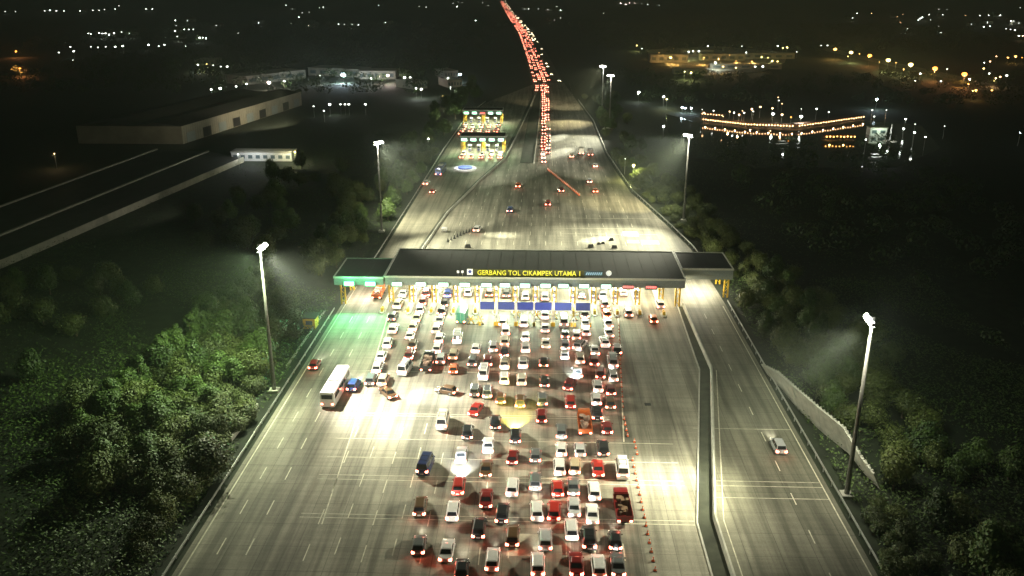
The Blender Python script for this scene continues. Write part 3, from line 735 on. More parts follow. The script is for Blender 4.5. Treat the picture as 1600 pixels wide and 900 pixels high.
LEN = {'minivan': 4.5, 'sedan': 4.6, 'hatchback': 3.9, 'suv': 4.75, 'van': 4.9, 'box truck': 6.6, 'cargo truck': 7.0, 'bus': 11.5}
def relax(cars, it=60):
    for _ in range(it):
        mv = 0
        for i in range(len(cars)):
            for j in range(i):
                a, b = cars[i], cars[j]
                dx, dy = a[0]-b[0], a[1]-b[1]
                nx = 2.25+.5*(abs(a[4]) > .3 or abs(b[4]) > .3); ny = (LEN[a[3]]+LEN[b[3]])/2+.7
                if abs(dx) < nx and abs(dy) < ny:
                    mv += 1
                    if (nx-abs(dx)) < (ny-abs(dy))*.9: s = (nx-abs(dx))/2*(1 if dx > 0 else -1)*.6; a[0] += s; b[0] -= s
                    else: s = (ny-abs(dy))/2*(1 if dy > 0 else -1)*.6; a[1] += s; b[1] -= s
        if not mv: break
relax(cars)
# under the canopy a car must stay between the islands, and clear of the portal posts
FREE = LANES[2:]
for c in cars:
    if c[1] > 171:
        c[0] = min(FREE, key=lambda l: abs(l-c[0]))
for k in range(30):      # after the snap only slide along the lane
    for i in range(len(cars)):
        for j in range(i):
            a, b = cars[i], cars[j]; ny = (LEN[a[3]]+LEN[b[3]])/2+.6
            if abs(a[0]-b[0]) < 2.1 and abs(a[1]-b[1]) < ny:
                (a if a[1] < b[1] else b)[1] -= (ny-abs(a[1]-b[1]))*.6
COLS = [-34, -29.5, -25.5, -21.5, -17.5, -13.5, -9.5, -5.5, -1.5, 2.5, 6.5, 10, 14.5, 20]
byc = {}
for c in cars: byc.setdefault(min(range(len(COLS)), key=lambda k: abs(COLS[k]-c[0])), []).append(c)
WORD = {'minivan': 'people carrier', 'sedan': 'saloon car', 'hatchback': 'small hatchback', 'suv': 'off-road car', 'van': 'van', 'box truck': 'box truck', 'cargo truck': 'loaded truck', 'bus': 'coach'}
for k in sorted(byc):
    for n, c in enumerate(sorted(byc[k], key=lambda c: -c[1])):
        lab = '%s %s, %s from the gate in the %s queue file from left' % (c[2], WORD[c[3]], ordn(n+1), ordn(k+1))
        near = c[1] < 172
        vehicle(c[3], c[2], c[0], c[1], c[4], lab, 'vehicles queueing before the toll gate', lamp=c[5] or 900*(1 if rk.random() < .8 else 0), lampc=c[6] or (1, .95, .85), load='brown' if c[2] == DR else None)

# moving vehicles (streaks in the photograph), at rest here
EX = [((525, 610), 'bus', W_, -2, 'white coach on the far left lane below the green lights'),
      ((553, 600), 'minivan', BL, -2, 'blue people carrier just right of the white coach on the left lane'),
      ((492, 568), 'hatchback', RD, 0, 'red hatchback near the left guardrail below the gate'),
      ((592, 458), 'cargo truck', OR, 0, 'open truck with orange load passing under the left side canopy'),
      ((1216, 695), 'minivan', S_, 0, 'silver people carrier alone on the right-hand ramp'),
      ((981, 487), 'minivan', W_, 0, 'white people carrier leaving the queue in the lane under the first red signal'),
      ((1010, 497), 'hatchback', OR, 0, 'orange hatchback under the second red signal in the open right lanes'),
      ((1031, 474), 'minivan', W_, 0, 'white people carrier near the yellow columns at the right end'),
      ((689, 268), 'bus', BL, -4, 'blue coach on the left branch road behind the gate'),
      ((676, 298), 'hatchback', RD, -3, 'red hatchback on the left branch road behind the blue coach'),
      ((666, 285), 'minivan', W_, -3, 'white people carrier beside the red hatchback on the left branch'),
      ((797, 327), 'minivan', BL, -4, 'blue people carrier alone on the wide road beyond the gate'),
      ((810, 289), 'minivan', OR, -4, 'orange people carrier beyond the gate ahead of the blue one'),
      ((856, 317), 'minivan', RD, 0, 'red people carrier in the middle of the wide road beyond the gate'),
      ((877, 296), 'minivan', DR, 0, 'dark red people carrier ahead and right of the red one beyond the gate'),
      ((921, 282), 'minivan', W_, 0, 'white people carrier in the right lanes beyond the gate'),
      ((930, 297), 'hatchback', OR, 0, 'orange hatchback behind the white people carrier beyond the gate'),
      ((746, 357), 'minivan', W_, -8, 'white people carrier just behind the cone arc beyond the gate'),
      ((908, 238), 'box truck', 'cream', 0, 'cream box truck on the lit right side of the far road'),
      ((922, 240), 'box truck', BR, 0, 'brown box truck beside the cream truck on the far road'),
      ((893, 243), 'minivan', BE, 0, 'beige people carrier left of the cream truck on the far road'),
      ((930, 258), 'hatchback', W_, 0, 'white hatchback following the brown box truck'),
      ((690, 341), 'box truck', W_, 0, 'small white box truck parked by the branch divider')]
for (px, py), kind, colr, rz, lab in EX:
    x, y, _ = G(px, py, .8)
    if py == 341: continue
    if py in (487, 497): x = 19.5 if py == 487 else 24.6
    vehicle(kind, colr, x, y, R(-rz if False else rz), lab, 'vehicles on the open lanes', lamp=2500 if kind != 'bus' else 3500, lampc=(1, .93, .8), load='orange' if colr == OR else None)
# queues at the small gates
sq = []
for gx0, wl, gy in ((-35.5, 3.94, 372), (-41.5, 4.2, 452)):
    for i in range(5):
        for k in range(2 if gy < 400 else 5):
            if rk.random() < .9: sq.append((gx0+wl*(i+.5)+rk.uniform(-.2, .2), gy-4-(k*7)-rk.uniform(0, 1.5), i, k, gy))
for x, y, i, k, gy in sq:
    if y < 386 and gy > 400: continue
    vehicle(rk.choice(['minivan', 'minivan', 'hatchback']), rk.choice([W_, W_, S_, RD, K_, 'cream']), x, y, 0,
            'car %s before %s in its %s lane from the left' % (ordn(k+1), 'the nearer small gate' if gy < 400 else 'the farther small gate', ordn(i+1)), 'cars at the small toll gates', lamp=700)

# far cars: one mesh each
def far_car_mesh(colr, head=True):
    b = MB()
    b.box((0, 0, .6), (1.75, 4.4, .75), 0); b.box((0, -.2, 1.25), (1.6, 2.7, .6), 0, taper=.82)
    b.box((0, -1.62, 1.2), (1.3, .05, .35), 1)
    for s in (-1, 1):
        b.box((s*.66, -2.23, .8), (.38, .06, .3), 2); b.box((s*.6, 2.21, .65), (.36, .04, .2), 3)
        for y in (-1.4, 1.4): b.tube((s*.7, y, .33), (s*.9, y, .33), .33, n=8, m=4)
    return b.mesh('far_car', [paint(colr), M_glass, M_tailf, M_headf, M_black])
FM = {c: far_car_mesh(c) for c in (W_, S_, RD, K_, GY)}
def cx_at(y):
    for a, c in zip(CENT[:-1], CENT[1:]):
        if a[1] <= y <= c[1]: return a[0]+(c[0]-a[0])*(y-a[1])/(c[1]-a[1])
    return CENT[0][0] if y < 646 else CENT[-1][0]
cnt = 0; seq = []
y = 352
while y < 640: seq.append((0.6+rk.uniform(-.3, .3), y)); seq.append((3.2-.4+rk.uniform(-.3, .3), y+3.5)) if rk.random() < .55 else None; y += rk.uniform(7, 12)
y = 600
while y < 1150:
    c = cx_at(y) if y > 646 else 1.5
    for k, off in enumerate((-9, -5.6, -2.2, 1.2)):
        if y < 646 and k == 0: continue
        if rk.random() < (.75 if k < 3 else .5): seq.append((c+off+rk.uniform(-.3, .3), y+rk.uniform(-2, 2)))
    y += 13 if y < 900 else 17
seq = seq[:142]
maxy = max(s[1] for s in seq)
for x, y in seq:
    o = bpy.data.objects.new('far_car', FM[rk.choice([W_, W_, S_, RD, K_, GY])]); COL.objects.link(o); o.location = (x, y, .04)
    a = math.atan2(cx_at(y+5)-cx_at(y-5), 10) if y > 655 else 0; o.rotation_euler = (0, 0, -a)
    tag(o, 'distant car with red tail lamps in the long queue on the far highway' if y > 640 else 'distant car with red tail lamps beside the dark median beyond the gate', 'car', 'cars queueing on the far highway' if y > 640 else 'cars queueing beside the median')
# oncoming traffic on the right half of the far road
for k in range(12):
    px, py = [(833, 57), (838, 66), (852, 77), (866, 86), (862, 117), (871, 127), (845, 47), (828, 35), (816, 28), (822, 40), (858, 100), (868, 105)][k]
    y = G(px, py)[1]
    if y > 2500: continue
    x = cx_at(y)+random.choice((5.5, 9))
    o = bpy.data.objects.new('far_car', FM[W_]); COL.objects.link(o); o.location = (x, y, .04); o.rotation_euler = (0, 0, math.pi)
    tag(o, 'distant car with white head lamps coming towards the camera on the far highway', 'car', 'oncoming cars on the far highway')
bs = MB(); y = maxy+20
while y < 3400:
    c = cx_at(y)
    for off in (-8.5, -5, -1.5, 1.5):
        if rk.random() < .6:
            q = off+rk.uniform(-.4, .4); k = 1+(y-1100)/2200
            bs.box((c+q, y, .6), (1.75, 4.4, .8), 0); bs.box((c+q, y-.2, 1.25), (1.5, 2.6, .5), 0, taper=.8)
            for s in (-1, 1): bs.box((c+q+s*.6, y-2.24, .85), (.42, .06, .36), 1)
    for off in (5, 8.5):
        if rk.random() < .35:
            bs.box((c+off, y, .6), (1.75, 4.4, .8), 0)
            for s in (-1, 1): bs.box((c+off+s*.6, y-2.24, .7), (.4, .06, .25), 2)
    y += 15+(y-1100)*.012
tag(bs.build('distant_traffic', [paint(S_), M_tailf, M_headf]), 'mass of distant tail lamps trailing up the highway to the top of the view', 'traffic', kind='stuff')

# ------------------------------------------------------------------ cones, bollards, barrels
def cone_mesh():
    b = MB(); b.tube((0, 0, .04), (0, 0, .75), .2, .04, n=8, m=0); b.tube((0, 0, .36), (0, 0, .52), .135, .1, n=8, m=1); b.box((0, 0, .03), (.5, .5, .06), 2)
    return b.mesh('traffic_cone', [M_orange, M_white, M_black])
CM = cone_mesh()
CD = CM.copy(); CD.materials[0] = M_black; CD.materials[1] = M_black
def cone(x, y, lab, grp, s=1.0):
    o = bpy.data.objects.new('traffic_cone', CD if 'dark' in lab else CM); COL.objects.link(o); o.location = (x, y, .03); o.scale = (s, s, s)
    return tag(o, lab, 'traffic cone', grp)
for k in range(26):
    y = 84+k*1.9; cone(14.9-.02*k+(.9 if 18 < k < 22 else 0), y, 'orange traffic cone in the long row along the right edge of the queue', 'cones along the queue edge', .95)
for k in range(20):
    y = 136+k*2.0; cone(15.9+(y-157)*.062 if y > 157 else 13.9+(y-124)*.058, y, 'orange traffic cone beside the rearward part of the queue edge near the gate', 'cones near the gate', .75)
for k in range(10):
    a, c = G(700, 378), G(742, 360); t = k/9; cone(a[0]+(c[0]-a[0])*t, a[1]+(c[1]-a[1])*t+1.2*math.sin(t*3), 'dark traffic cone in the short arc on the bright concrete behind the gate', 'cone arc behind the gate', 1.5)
for k in range(24):
    a, c, d = G(856, 266), G(905, 306), G(893, 385)
    t = k/23; x, y = (a[0]+(c[0]-a[0])*t, a[1]+(c[1]-a[1])*t)
    cone(x, y, 'red and white traffic cone in the slanting line beyond the gate', 'slanting cone line beyond the gate', 1.5)
for k in range(18):
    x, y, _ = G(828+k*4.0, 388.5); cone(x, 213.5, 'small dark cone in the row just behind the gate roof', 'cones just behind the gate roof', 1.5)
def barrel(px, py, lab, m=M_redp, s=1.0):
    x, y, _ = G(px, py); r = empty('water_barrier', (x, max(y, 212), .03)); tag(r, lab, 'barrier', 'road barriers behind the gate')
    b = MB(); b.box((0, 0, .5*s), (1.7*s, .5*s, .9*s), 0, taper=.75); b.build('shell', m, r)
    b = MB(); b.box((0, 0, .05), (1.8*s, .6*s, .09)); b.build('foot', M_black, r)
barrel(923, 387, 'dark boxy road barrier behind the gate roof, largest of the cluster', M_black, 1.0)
barrel(936, 382, 'dark narrow road barrier right of the boxy one behind the gate', M_dark, .6)
barrel(942, 381, 'dark narrow road barrier in the middle of the cluster behind the gate', M_dark, .6)
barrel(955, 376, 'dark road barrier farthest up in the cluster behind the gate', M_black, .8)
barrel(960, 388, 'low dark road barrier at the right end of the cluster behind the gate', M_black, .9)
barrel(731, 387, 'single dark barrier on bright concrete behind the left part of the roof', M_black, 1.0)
barrel(1012, 631, 'small black object lying on the empty lanes left of the ramp barrier', M_black, .8) if False else None
x, y, _ = G(1012, 632); r = empty('manhole_cover', (x, y, .04)); tag(r, 'dark manhole cover in the empty lanes right of the queue', 'manhole')
b = MB(); b.box((0, 0, .01), (1.1, 1.0, .03)); b.build('lid', M_black, r)
x, y, _ = G(688, 362); r = empty('trolley', (x+1.2, y, .03)); tag(r, 'small pale trolley by the branch divider behind the gate', 'trolley')
b = MB(); b.box((0, 0, .8), (1.6, 2.2, .7)); b.build('box_body', M_white, r)
for sx in (-.7, .7):
    for sy in (-.8, .8): b = MB(); b.tube((sx-.06, sy, .22), (sx+.06, sy, .22), .22, n=8); b.build('wheel', M_black, r)

# ------------------------------------------------------------------ trees
def tree_proto(seed, h, cw, m, n, leaf=.5, columnar=False):
    rr = random.Random(seed); r = empty('tree', (0, 0, 0))
    t = MB(); t.tube((0, 0, 0), (rr.uniform(-.2, .2), rr.uniform(-.2, .2), h*.55), .16+h*.012, .08, n=6)
    cl = []
    for k in range(7):
        a = rr.uniform(0, 6.28); rad = rr.uniform(.15, .62)*cw/2; z = h*rr.uniform(.4, .82)
        p = (math.cos(a)*rad, math.sin(a)*rad, z); t.tube((0, 0, h*rr.uniform(.2, .4)), p, .08, .03, n=4); cl.append((p, rr.uniform(.26, .42)*cw))
    cl.append(((0, 0, h*.85), .25*cw))
    if columnar: cl = [((rr.uniform(-.25, .25)*cw, rr.uniform(-.25, .25)*cw, h*(.22+.1*k)), cw*(.42-.03*k)) for k in range(8)]
    t.build('trunk', M_bark, r)
    c = MB()
    for k in range(n):
        (p, rad) = cl[rr.randrange(len(cl))]
        d = Vector((rr.gauss(0, 1), rr.gauss(0, 1), rr.gauss(0, 1)*.8)).normalized()*rad*rr.uniform(.55, 1.05)
        q = Vector(p)+d
        if q.z < .3: q.z = rr.uniform(.3, 1.2)
        nrm = (d.normalized()+Vector((rr.uniform(-.7, .7), rr.uniform(-.7, .7), rr.uniform(-.2, .9)))).normalized()
        u = nrm.orthogonal().normalized(); v = nrm.cross(u); s = leaf*rr.uniform(.5, 1.2); a = rr.uniform(0, 6.28)
        u, v = u*math.cos(a)+v*math.sin(a), v*math.cos(a)-u*math.sin(a)
        c.face([q-u*s, q+v*s*.55, q+u*s, q-v*s*.55])
    c.build('crown', m, r); return r
TP = [tree_proto(1, 7.5, 6.5, M_leafA, 3600, .31), tree_proto(2, 6, 7.0, M_leafB, 3400, .28), tree_proto(3, 9, 6, M_leafA, 4000, .32), tree_proto(4, 4.2, 5.5, M_leafB, 2400, .26),
      tree_proto(5, 9.5, 4.2, M_leafA, 3200, .3, True), tree_proto(6, 2.6, 4.6, M_leafB, 1800, .24)]
tused = [False]*6
def tree(k, x, y, s, lab, grp):
    o = TP[k] if not tused[k] else copy_tree(TP[k]); tused[k] = True
    o.location = (x, y, 0); o.rotation_euler = (0, 0, random.uniform(0, 6.28)); o.scale = (s*random.uniform(.9, 1.15), s*random.uniform(.9, 1.15), s*random.uniform(.85, 1.2))
    o.name = 'bush' if k in (3, 5) else 'tree'
    tag(o, lab, 'bush' if k in (3, 5) else 'tree', grp); return o
rt = random.Random(9)
# row of upright trees running up the left bank
a, c = G(165, 665), G(415, 445)
for k in range(26):
    t = k/25; tree(4 if k % 3 else 2, a[0]+(c[0]-a[0])*t+rt.uniform(-1, 1), a[1]+(c[1]-a[1])*t+rt.uniform(-1, 1), rt.uniform(.65, .95),
                   'upright green tree in the row climbing the left bank behind the mast', 'tree row on the left bank')
def scatter(n, poly, kinds, smin, smax, lab, grp, mul=1.0):
    xs = [p[0] for p in poly]; ys = [p[1] for p in poly]; k = 0; tries = 0; pts = []
    def inside(x, y):
        c = False
        for i in range(len(poly)):
            x1, y1 = poly[i]; x2, y2 = poly[i-1]
            if (y1 > y) != (y2 > y) and x < (x2-x1)*(y-y1)/(y2-y1)+x1: c = not c
        return c
    n = int(n*mul)
    while k < n and tries < n*60:
        tries += 1; x, y = rt.uniform(min(xs), max(xs)), rt.uniform(min(ys), max(ys))
        if not inside(x, y) or any((x-p[0])**2+(y-p[1])**2 < 5 for p in pts): continue
        pts.append((x, y)); kd = rt.choice(kinds)
        tree(kd, x, y, rt.uniform(smin, smax), (lab if kd not in (3, 5) else lab.replace('tree', 'bush')), grp if kd not in (3, 5) else grp.replace('trees', 'bushes')); k += 1
def gp(*pts): return [G(*p)[:2] for p in pts]
scatter(70, gp((120, 640), (240, 590), (330, 520), (430, 510), (420, 590), (395, 650), (350, 720), (300, 800), (120, 760)), (0, 1, 3, 3, 5), .6, 1.0, 'leafy tree on the lit lower left bank', 'trees on the lower left bank', 1.7)
scatter(14, [(-50.5, 84), (-53, 84), (-53, 128), (-50.5, 128)], (3, 5), .5, .8, 'low tree hugging the left guardrail', 'trees along the left guardrail')
scatter(26, [(-66, 150), (-52, 148), (-51, 178), (-60, 182), (-75, 180)], (3, 5, 1), .6, .95, 'dim tree on the bank between the left mast and the gate', 'trees between the left mast and the gate', 1.5)
scatter(34, [(-50, 200), (-47.5, 235), (-46, 300), (-45.5, 400), (-62, 400), (-64, 250), (-60, 198)], (0, 1, 3), .55, .95, 'dark tree beside the left branch road behind the gate', 'trees beside the left branch road', 2.2)
scatter(20, [(-46, 400), (-44, 490), (-36, 560), (-50, 640), (-62, 520), (-60, 400)], (0, 2), .8, 1.2, 'far dark tree left of the farther small gate', 'trees near the farther small gate')
scatter(30, [(-108, 225), (-70, 215), (-68, 340), (-100, 340)], (0, 1, 3), .7, 1.0, 'dark tree in the field between the shed and the masts', 'trees between the shed and the masts')
scatter(30, [(0-150, 120), (-90, 110), (-85, 200), (-130, 210)], (0, 1, 3), .7, 1.1, 'shadowy tree in the dark field on the left', 'trees in the left field')
scatter(46, [(46.5, 204), (44.5, 232), (41, 256), (35, 296), (32, 330), (45, 330), (55, 270), (60, 206)], (1, 3, 3, 5), .55, .9, 'green tree on the right bank behind the gate', 'trees on the right bank behind the gate', 1.6)
scatter(30, [(30, 335), (29, 380), (28.5, 470), (22, 560), (45, 560), (45, 335)], (0, 1), .6, 1.0, 'far tree along the right side of the distant road', 'trees along the distant road')
scatter(46, [(47, 130), (46, 160), (45.5, 200), (62, 205), (68, 160), (64, 120), (54, 118)], (0, 1, 3), .6, .95, 'dim tree on the bank right of the ramp', 'trees right of the ramp', 1.4)
scatter(24, [(52, 78), (51, 112), (58, 122), (72, 116), (68, 78)], (0, 1, 3), .6, .95, 'dim tree behind the right front mast', 'trees behind the right front mast')
scatter(20, [(44.6, 80), (44.6, 102), (48.5, 108), (50, 80)], (3, 5), .4, .65, 'low tree between the ramp and the ribbed wall', 'trees below the ribbed wall')
# scrub and long grass covering the banks
sb = MB(); rs_ = random.Random(21)
def patchy(x, y): return math.sin(x*.11+1.3)*math.sin(y*.083)+.6*math.sin(x*.27+y*.19)
for (x0, x1, y0, y1, n) in ((-95, -47.6, 70, 205, 62000), (-150, -95, 90, 230, 14000), (-100, -45.5, 205, 420, 22000), (44.6, 95, 70, 205, 55000), (43.5, 110, 205, 420, 16000), (-150, -100, 230, 345, 3000)):
    for _ in range(n):
        x = rs_.uniform(x0, x1); y = rs_.uniform(y0, y1)
        if patchy(x, y) < rs_.uniform(-1.1, .5): continue
        if y > 205 and x > 0 and x < 45-(y-205)*.13+1: continue
        h = rs_.uniform(.15, 1.1)*(1.2+patchy(x, y)*.5); s_ = rs_.uniform(.12, .34)
        q = Vector((x, y, h)); nrm = Vector((rs_.uniform(-.8, .8), rs_.uniform(-.8, .8), 1)).normalized(); u = nrm.orthogonal().normalized(); v = nrm.cross(u)
        a = rs_.uniform(0, 6.28); u, v = u*math.cos(a)+v*math.sin(a), v*math.cos(a)-u*math.sin(a)
        sb.face([q-u*s_, q+v*s_*.5, q+u*s_, q-v*s_*.5])
tag(sb.build('undergrowth', M_leafA), 'scrub and long grass covering the dark banks on both sides of the road', 'undergrowth', kind='stuff')
# far wood and hedges, uncountable in the dark
def wood(name, regions, lab):
    b = MB(); rr = random.Random(3)
    for (x0, x1, y0, y1, n, hh) in regions:
        for k in range(n):
            x, y = rr.uniform(x0, x1), rr.uniform(y0, y1); h = hh*rr.uniform(.6, 1.2); w_ = h*rr.uniform(.5, .8)
            for j in range(70):
                d = Vector((rr.gauss(0, 1), rr.gauss(0, 1), rr.gauss(0, 1))).normalized(); q = Vector((x, y, h*.6))+Vector((d.x*w_, d.y*w_, d.z*h*.4))
                u = d.orthogonal().normalized(); v = d.cross(u); s = h*.065*rr.uniform(.7, 1.4)
                b.face([q-u*s, q+v*s, q+u*s, q-v*s])
    return tag(b.build(name, M_leafA), lab, 'wood', kind='stuff')
wood('far_wood', [(-420, -80, 560, 900, 420, 8), (60, 520, 520, 700, 320, 7), (-600, -60, 900, 1500, 500, 9), (40, 600, 900, 1500, 500, 9), (70, 160, 210, 400, 160, 5), (90, 300, 130, 300, 160, 5)],
     'dark far-off woodland and hedges reading as one mass around the fields')

# ------------------------------------------------------------------ buildings on the left
ribbed, nt, b_ = nodes('ribbed_wall'); tc_ = nt.nodes.new('ShaderNodeTexCoord'); wv = nt.nodes.new('ShaderNodeTexWave'); wv.bands_direction = 'Y'
wv.inputs['Scale'].default_value = .16; wv.inputs['Distortion'].default_value = 1.5; wv.inputs['Detail'].default_value = 3
nn_ = nt.nodes.new('ShaderNodeTexNoise'); nn_.inputs['Scale'].default_value = .2; nn_.inputs['Detail'].default_value = 6
rr_ = nt.nodes.new('ShaderNodeValToRGB'); rr_.color_ramp.elements[0].color = (.14, .125, .09, 1); rr_.color_ramp.elements[1].color = (.38, .35, .26, 1)
mm_ = nt.nodes.new('ShaderNodeMath'); mm_.operation = 'MULTIPLY_ADD'; mm_.inputs[1].default_value = .35
for a_, c_ in ((tc_.outputs['Object'], wv.inputs['Vector']), (tc_.outputs['Object'], nn_.inputs['Vector']), (wv.outputs['Fac'], mm_.inputs[0]), (nn_.outputs['Fac'], mm_.inputs[2]), (mm_.outputs[0], rr_.inputs['Fac']), (rr_.outputs['Color'], b_.inputs['Base Color'])): nt.links.new(a_, c_)
def hall(name, pts, h, ridge, label, cat, wallm, n_doors=6, lit=None):
    r = empty(name, (*pts[0], 0)); tag(r, label, cat); ox, oy = pts[0]; P = [(p[0]-ox, p[1]-oy) for p in pts]   # front-left, front-right, back-right, back-left
    b = MB(); b.loft([[(x, y, 0) for x, y in P], [(x, y, h) for x, y in P]]); b.build('wall', wallm, r)
    b = MB(); fl, fr, br, bl = [Vector(p) for p in P]
    n = 2
    for k in range(n):
        A, B = fl.lerp(fr, k/n), fl.lerp(fr, (k+1)/n); C, D = bl.lerp(br, k/n), bl.lerp(br, (k+1)/n)
        b.loft([[(*A, h+.02), (*A.lerp(B, .5), h+ridge), (*B, h+.02)], [(*C, h+.02), (*C.lerp(D, .5), h+ridge), (*D, h+.02)]])
    b.build('roof', M_droof, r)
    d = (br-fr); L = d.length; nn = Vector((d.y, -d.x)).normalized()
    for k in range(n_doors):
        q = fr+d*((k+.5)/n_doors)+nn*.05; b = MB(); b.box((q.x, q.y, h*.3), (.12, L/n_doors*.5, h*.55), 0, math.atan2(d.y, d.x)-math.pi/2); b.build('bay_door', M_dark if k % 2 else M_fascia, r)
    return r
hall('warehouse', [(-212, 389), (-163.5, 389), (-144, 521), (-192, 521)], 8, 1.6, 'long pale warehouse with dark double roof in the upper left fields', 'warehouse', ribbed, 9)
light('SPOT', (-128, 440, 16), 34000, (1, .88, .62), aim=(-154, 450, 3), size=130, radius=1, name='yard_light')
light('SPOT', (-150, 372, 12), 2500, (1, .9, .7), aim=(-185, 389, 3), size=110, radius=1, name='yard_light')
# long two-bay shed with pale roof edges
r = empty('long_shed', (-150, 240, 0)); tag(r, 'long low shed with two dark roof bays and pale roof edges at the far left', 'shed')
E1, E2, E3 = ([G(*p, 2.2) for p in q] for q in (((-60, 343), (245, 232)), ((-60, 390), (325, 235)), ((-60, 432), (380, 245))))
for A, C in ((E1, E2), (E2, E3)):
    b = MB(); b.loft([[(A[0][0]+150+.4, A[0][1]-240, 1.5), (C[0][0]+150-.4, C[0][1]-240, 1.5), (C[0][0]+150-.4, C[0][1]-240, 1.7), (A[0][0]+150+.4, A[0][1]-240, 1.7)],
                      [(A[1][0]+150+.4, A[1][1]-240, 1.5), (C[1][0]+150-.4, C[1][1]-240, 1.5), (C[1][0]+150-.4, C[1][1]-240, 1.7), (A[1][0]+150+.4, A[1][1]-240, 1.7)]]); b.build('roof_bay', M_droof, r)
b = MB()
for A, wd in ((E1, .8), (E2, .9), (E3, .4)):
    b.loft([[(A[0][0]+150+k, A[0][1]-240, z) for k, z in ((-wd/2, 1.4), (wd/2, 1.4), (wd/2, 2.2), (-wd/2, 2.2))], [(A[1][0]+150+k, A[1][1]-240, z) for k, z in ((-wd/2, 1.4), (wd/2, 1.4), (wd/2, 2.2), (-wd/2, 2.2))]])
b.build('roof_edge', M_wall, r)
b = MB()
b.loft([[(E3[0][0]+150+k, E3[0][1]-240, z) for k, z in ((-.15, 0), (.15, 0), (.15, 1.4), (-.15, 1.4))], [(E3[1][0]+150+k, E3[1][1]-240, z) for k, z in ((-.15, 0), (.15, 0), (.15, 1.4), (-.15, 1.4))]])
b.build('side_wall', M_wall, r)
light('SPOT', (-112, 262, 14), 2500, (1, .95, .8), aim=(-138, 262, 2), size=120, radius=1, name='yard_light')
# small white building
def small_building(x0, x1, y, dp, h, label, nwin=6, wm=M_white, rot=0, rm=None):
    r = empty('low_building', ((x0+x1)/2, y, 0), rot); tag(r, label, 'building'); W = x1-x0
    b = MB(); b.box((0, dp/2, h/2), (W, dp, h)); b.build('wall', wm, r)
    b = MB(); b.box((0, dp/2, h+.15), (W+.8, dp+.8, .25)); b.build('roof', rm or M_wall, r)
    for k in range(nwin):
        b = MB(); b.box((-W/2+(k+.5)*W/nwin, -.03, h*.5), (W/nwin*.55, .08, h*.4)); b.build('window', M_bglass, r)
    return r
small_building(-128, -103, 351, 7, 3.6, 'low white building with a row of windows near the warehouse corner', 8)
light('POINT', (-103, 348, 6), 3200, (1, .95, .6), radius=.3, name='yard_light'); light('POINT', (-118, 345, 7), 3000, (.9, .97, 1), radius=.3, name='yard_light')
for i, (p0_, p1_, h, lab) in enumerate([((385, 133), (478, 122), 6, 'long pale-roofed shed under the pinkish star-bright lamp'), ((482, 118), (560, 121), 6, 'long pale-roofed shed beside the bright blue-white lamp'),
                                       ((560, 124), (618, 124), 6, 'pale low shed between the blue-white and pink lamps'), ((645, 140), (668, 138), 5, 'small bright-roofed shed right of the lamps'),
                                       ((695, 122), (716, 121), 5, 'pale roof among trees beyond the left branch'), ((700, 137), (722, 136), 5, 'dim roof just below the pale roof among trees'),
                                       ((305, 103), (335, 103), 5, 'small lit building alone in the upper left dark')]):
    A, C = G(*p0_), G(*p1_); d = math.atan2(C[1]-A[1], C[0]-A[0])
    r = small_building(-math.dist(A[:2], C[:2])/2, math.dist(A[:2], C[:2])/2, 0, 22, h, lab, 5, M_wall, d, M_wall)
    r.location = ((A[0]+C[0])/2, (A[1]+C[1])/2, 0)

# ------------------------------------------------------------------ pond and waterside restaurant
mw, nt, b_ = nodes('pond_water'); b_.inputs['Base Color'].default_value = (0.008, 0.010, 0.009, 1); b_.inputs['Roughness'].default_value = 0.06
nz = nt.nodes.new('ShaderNodeTexNoise'); nz.inputs['Scale'].default_value = .8; tcw = nt.nodes.new('ShaderNodeTexCoord'); bpw = nt.nodes.new('ShaderNodeBump'); bpw.inputs['Strength'].default_value = .05
nt.links.new(tcw.outputs['Object'], nz.inputs['Vector']); nt.links.new(nz.outputs['Fac'], bpw.inputs['Height']); nt.links.new(bpw.outputs['Normal'], b_.inputs['Normal'])
sheet('pond', gp((1040, 178), (1100, 194), (1240, 203), (1352, 189), (1440, 196), (1470, 232), (1400, 262), (1180, 262), (1050, 240)), 0.02, mw)
def lamp_mat(c, s, nm): return mat('lamp_'+nm, (.8, .8, .8), .3, emit=c, es=s)
LC = {'white': lamp_mat((.92, 1.0, .88), 20, 'white'), 'blue white': lamp_mat((.70, .88, 1.0), 60, 'blue_white'), 'pinkish white': lamp_mat((1, .80, .70), 45, 'pink'),
      'amber': lamp_mat((1, .50, .12), 8, 'amber'), 'orange': lamp_mat((1, .33, .05), 7, 'orange'), 'yellow': lamp_mat((1, .70, .22), 9, 'yellow'), 'dim': lamp_mat((.85, .9, .78), 6, 'dim'), 'warm': lamp_mat((1, .58, .26), 7, 'warm')}
LCOL = {'white': (.92, 1, .9), 'blue white': (.7, .88, 1), 'pinkish white': (1, .8, .7), 'amber': (1, .55, .15), 'orange': (1, .35, .1), 'yellow': (.95, .95, .35), 'dim': (.85, .9, .78), 'warm': (1, .62, .3)}
def far_lamp(px, py, c, lab, grp, r=.5, h=6.0, power=0, post=True):
    x, y, z = G(px, py, h); r *= random.uniform(.6, 1.05) if r < 1.6 else 1
    m = MB(); m.ball((0, 0, h), r, 0, 8, 5, .7)
    if post: m.tube((0, 0, 0), (0, 0, h-r*.5), .09, .07, n=5, m=1); m.tube((0, 0, h+r*.5), (0, 0, h+r*.7), r*.7, .1, n=8, m=1)
    o = m.build('street_lamp', [LC[c], M_steel]); o.location = (x, y, 0); tag(o, lab, 'lamp', grp)
    if power: light('POINT', (x, y, h-r-.2), power, LCOL[c], radius=.3, name='lamp_glow')
    return o
rh = random.Random(8)
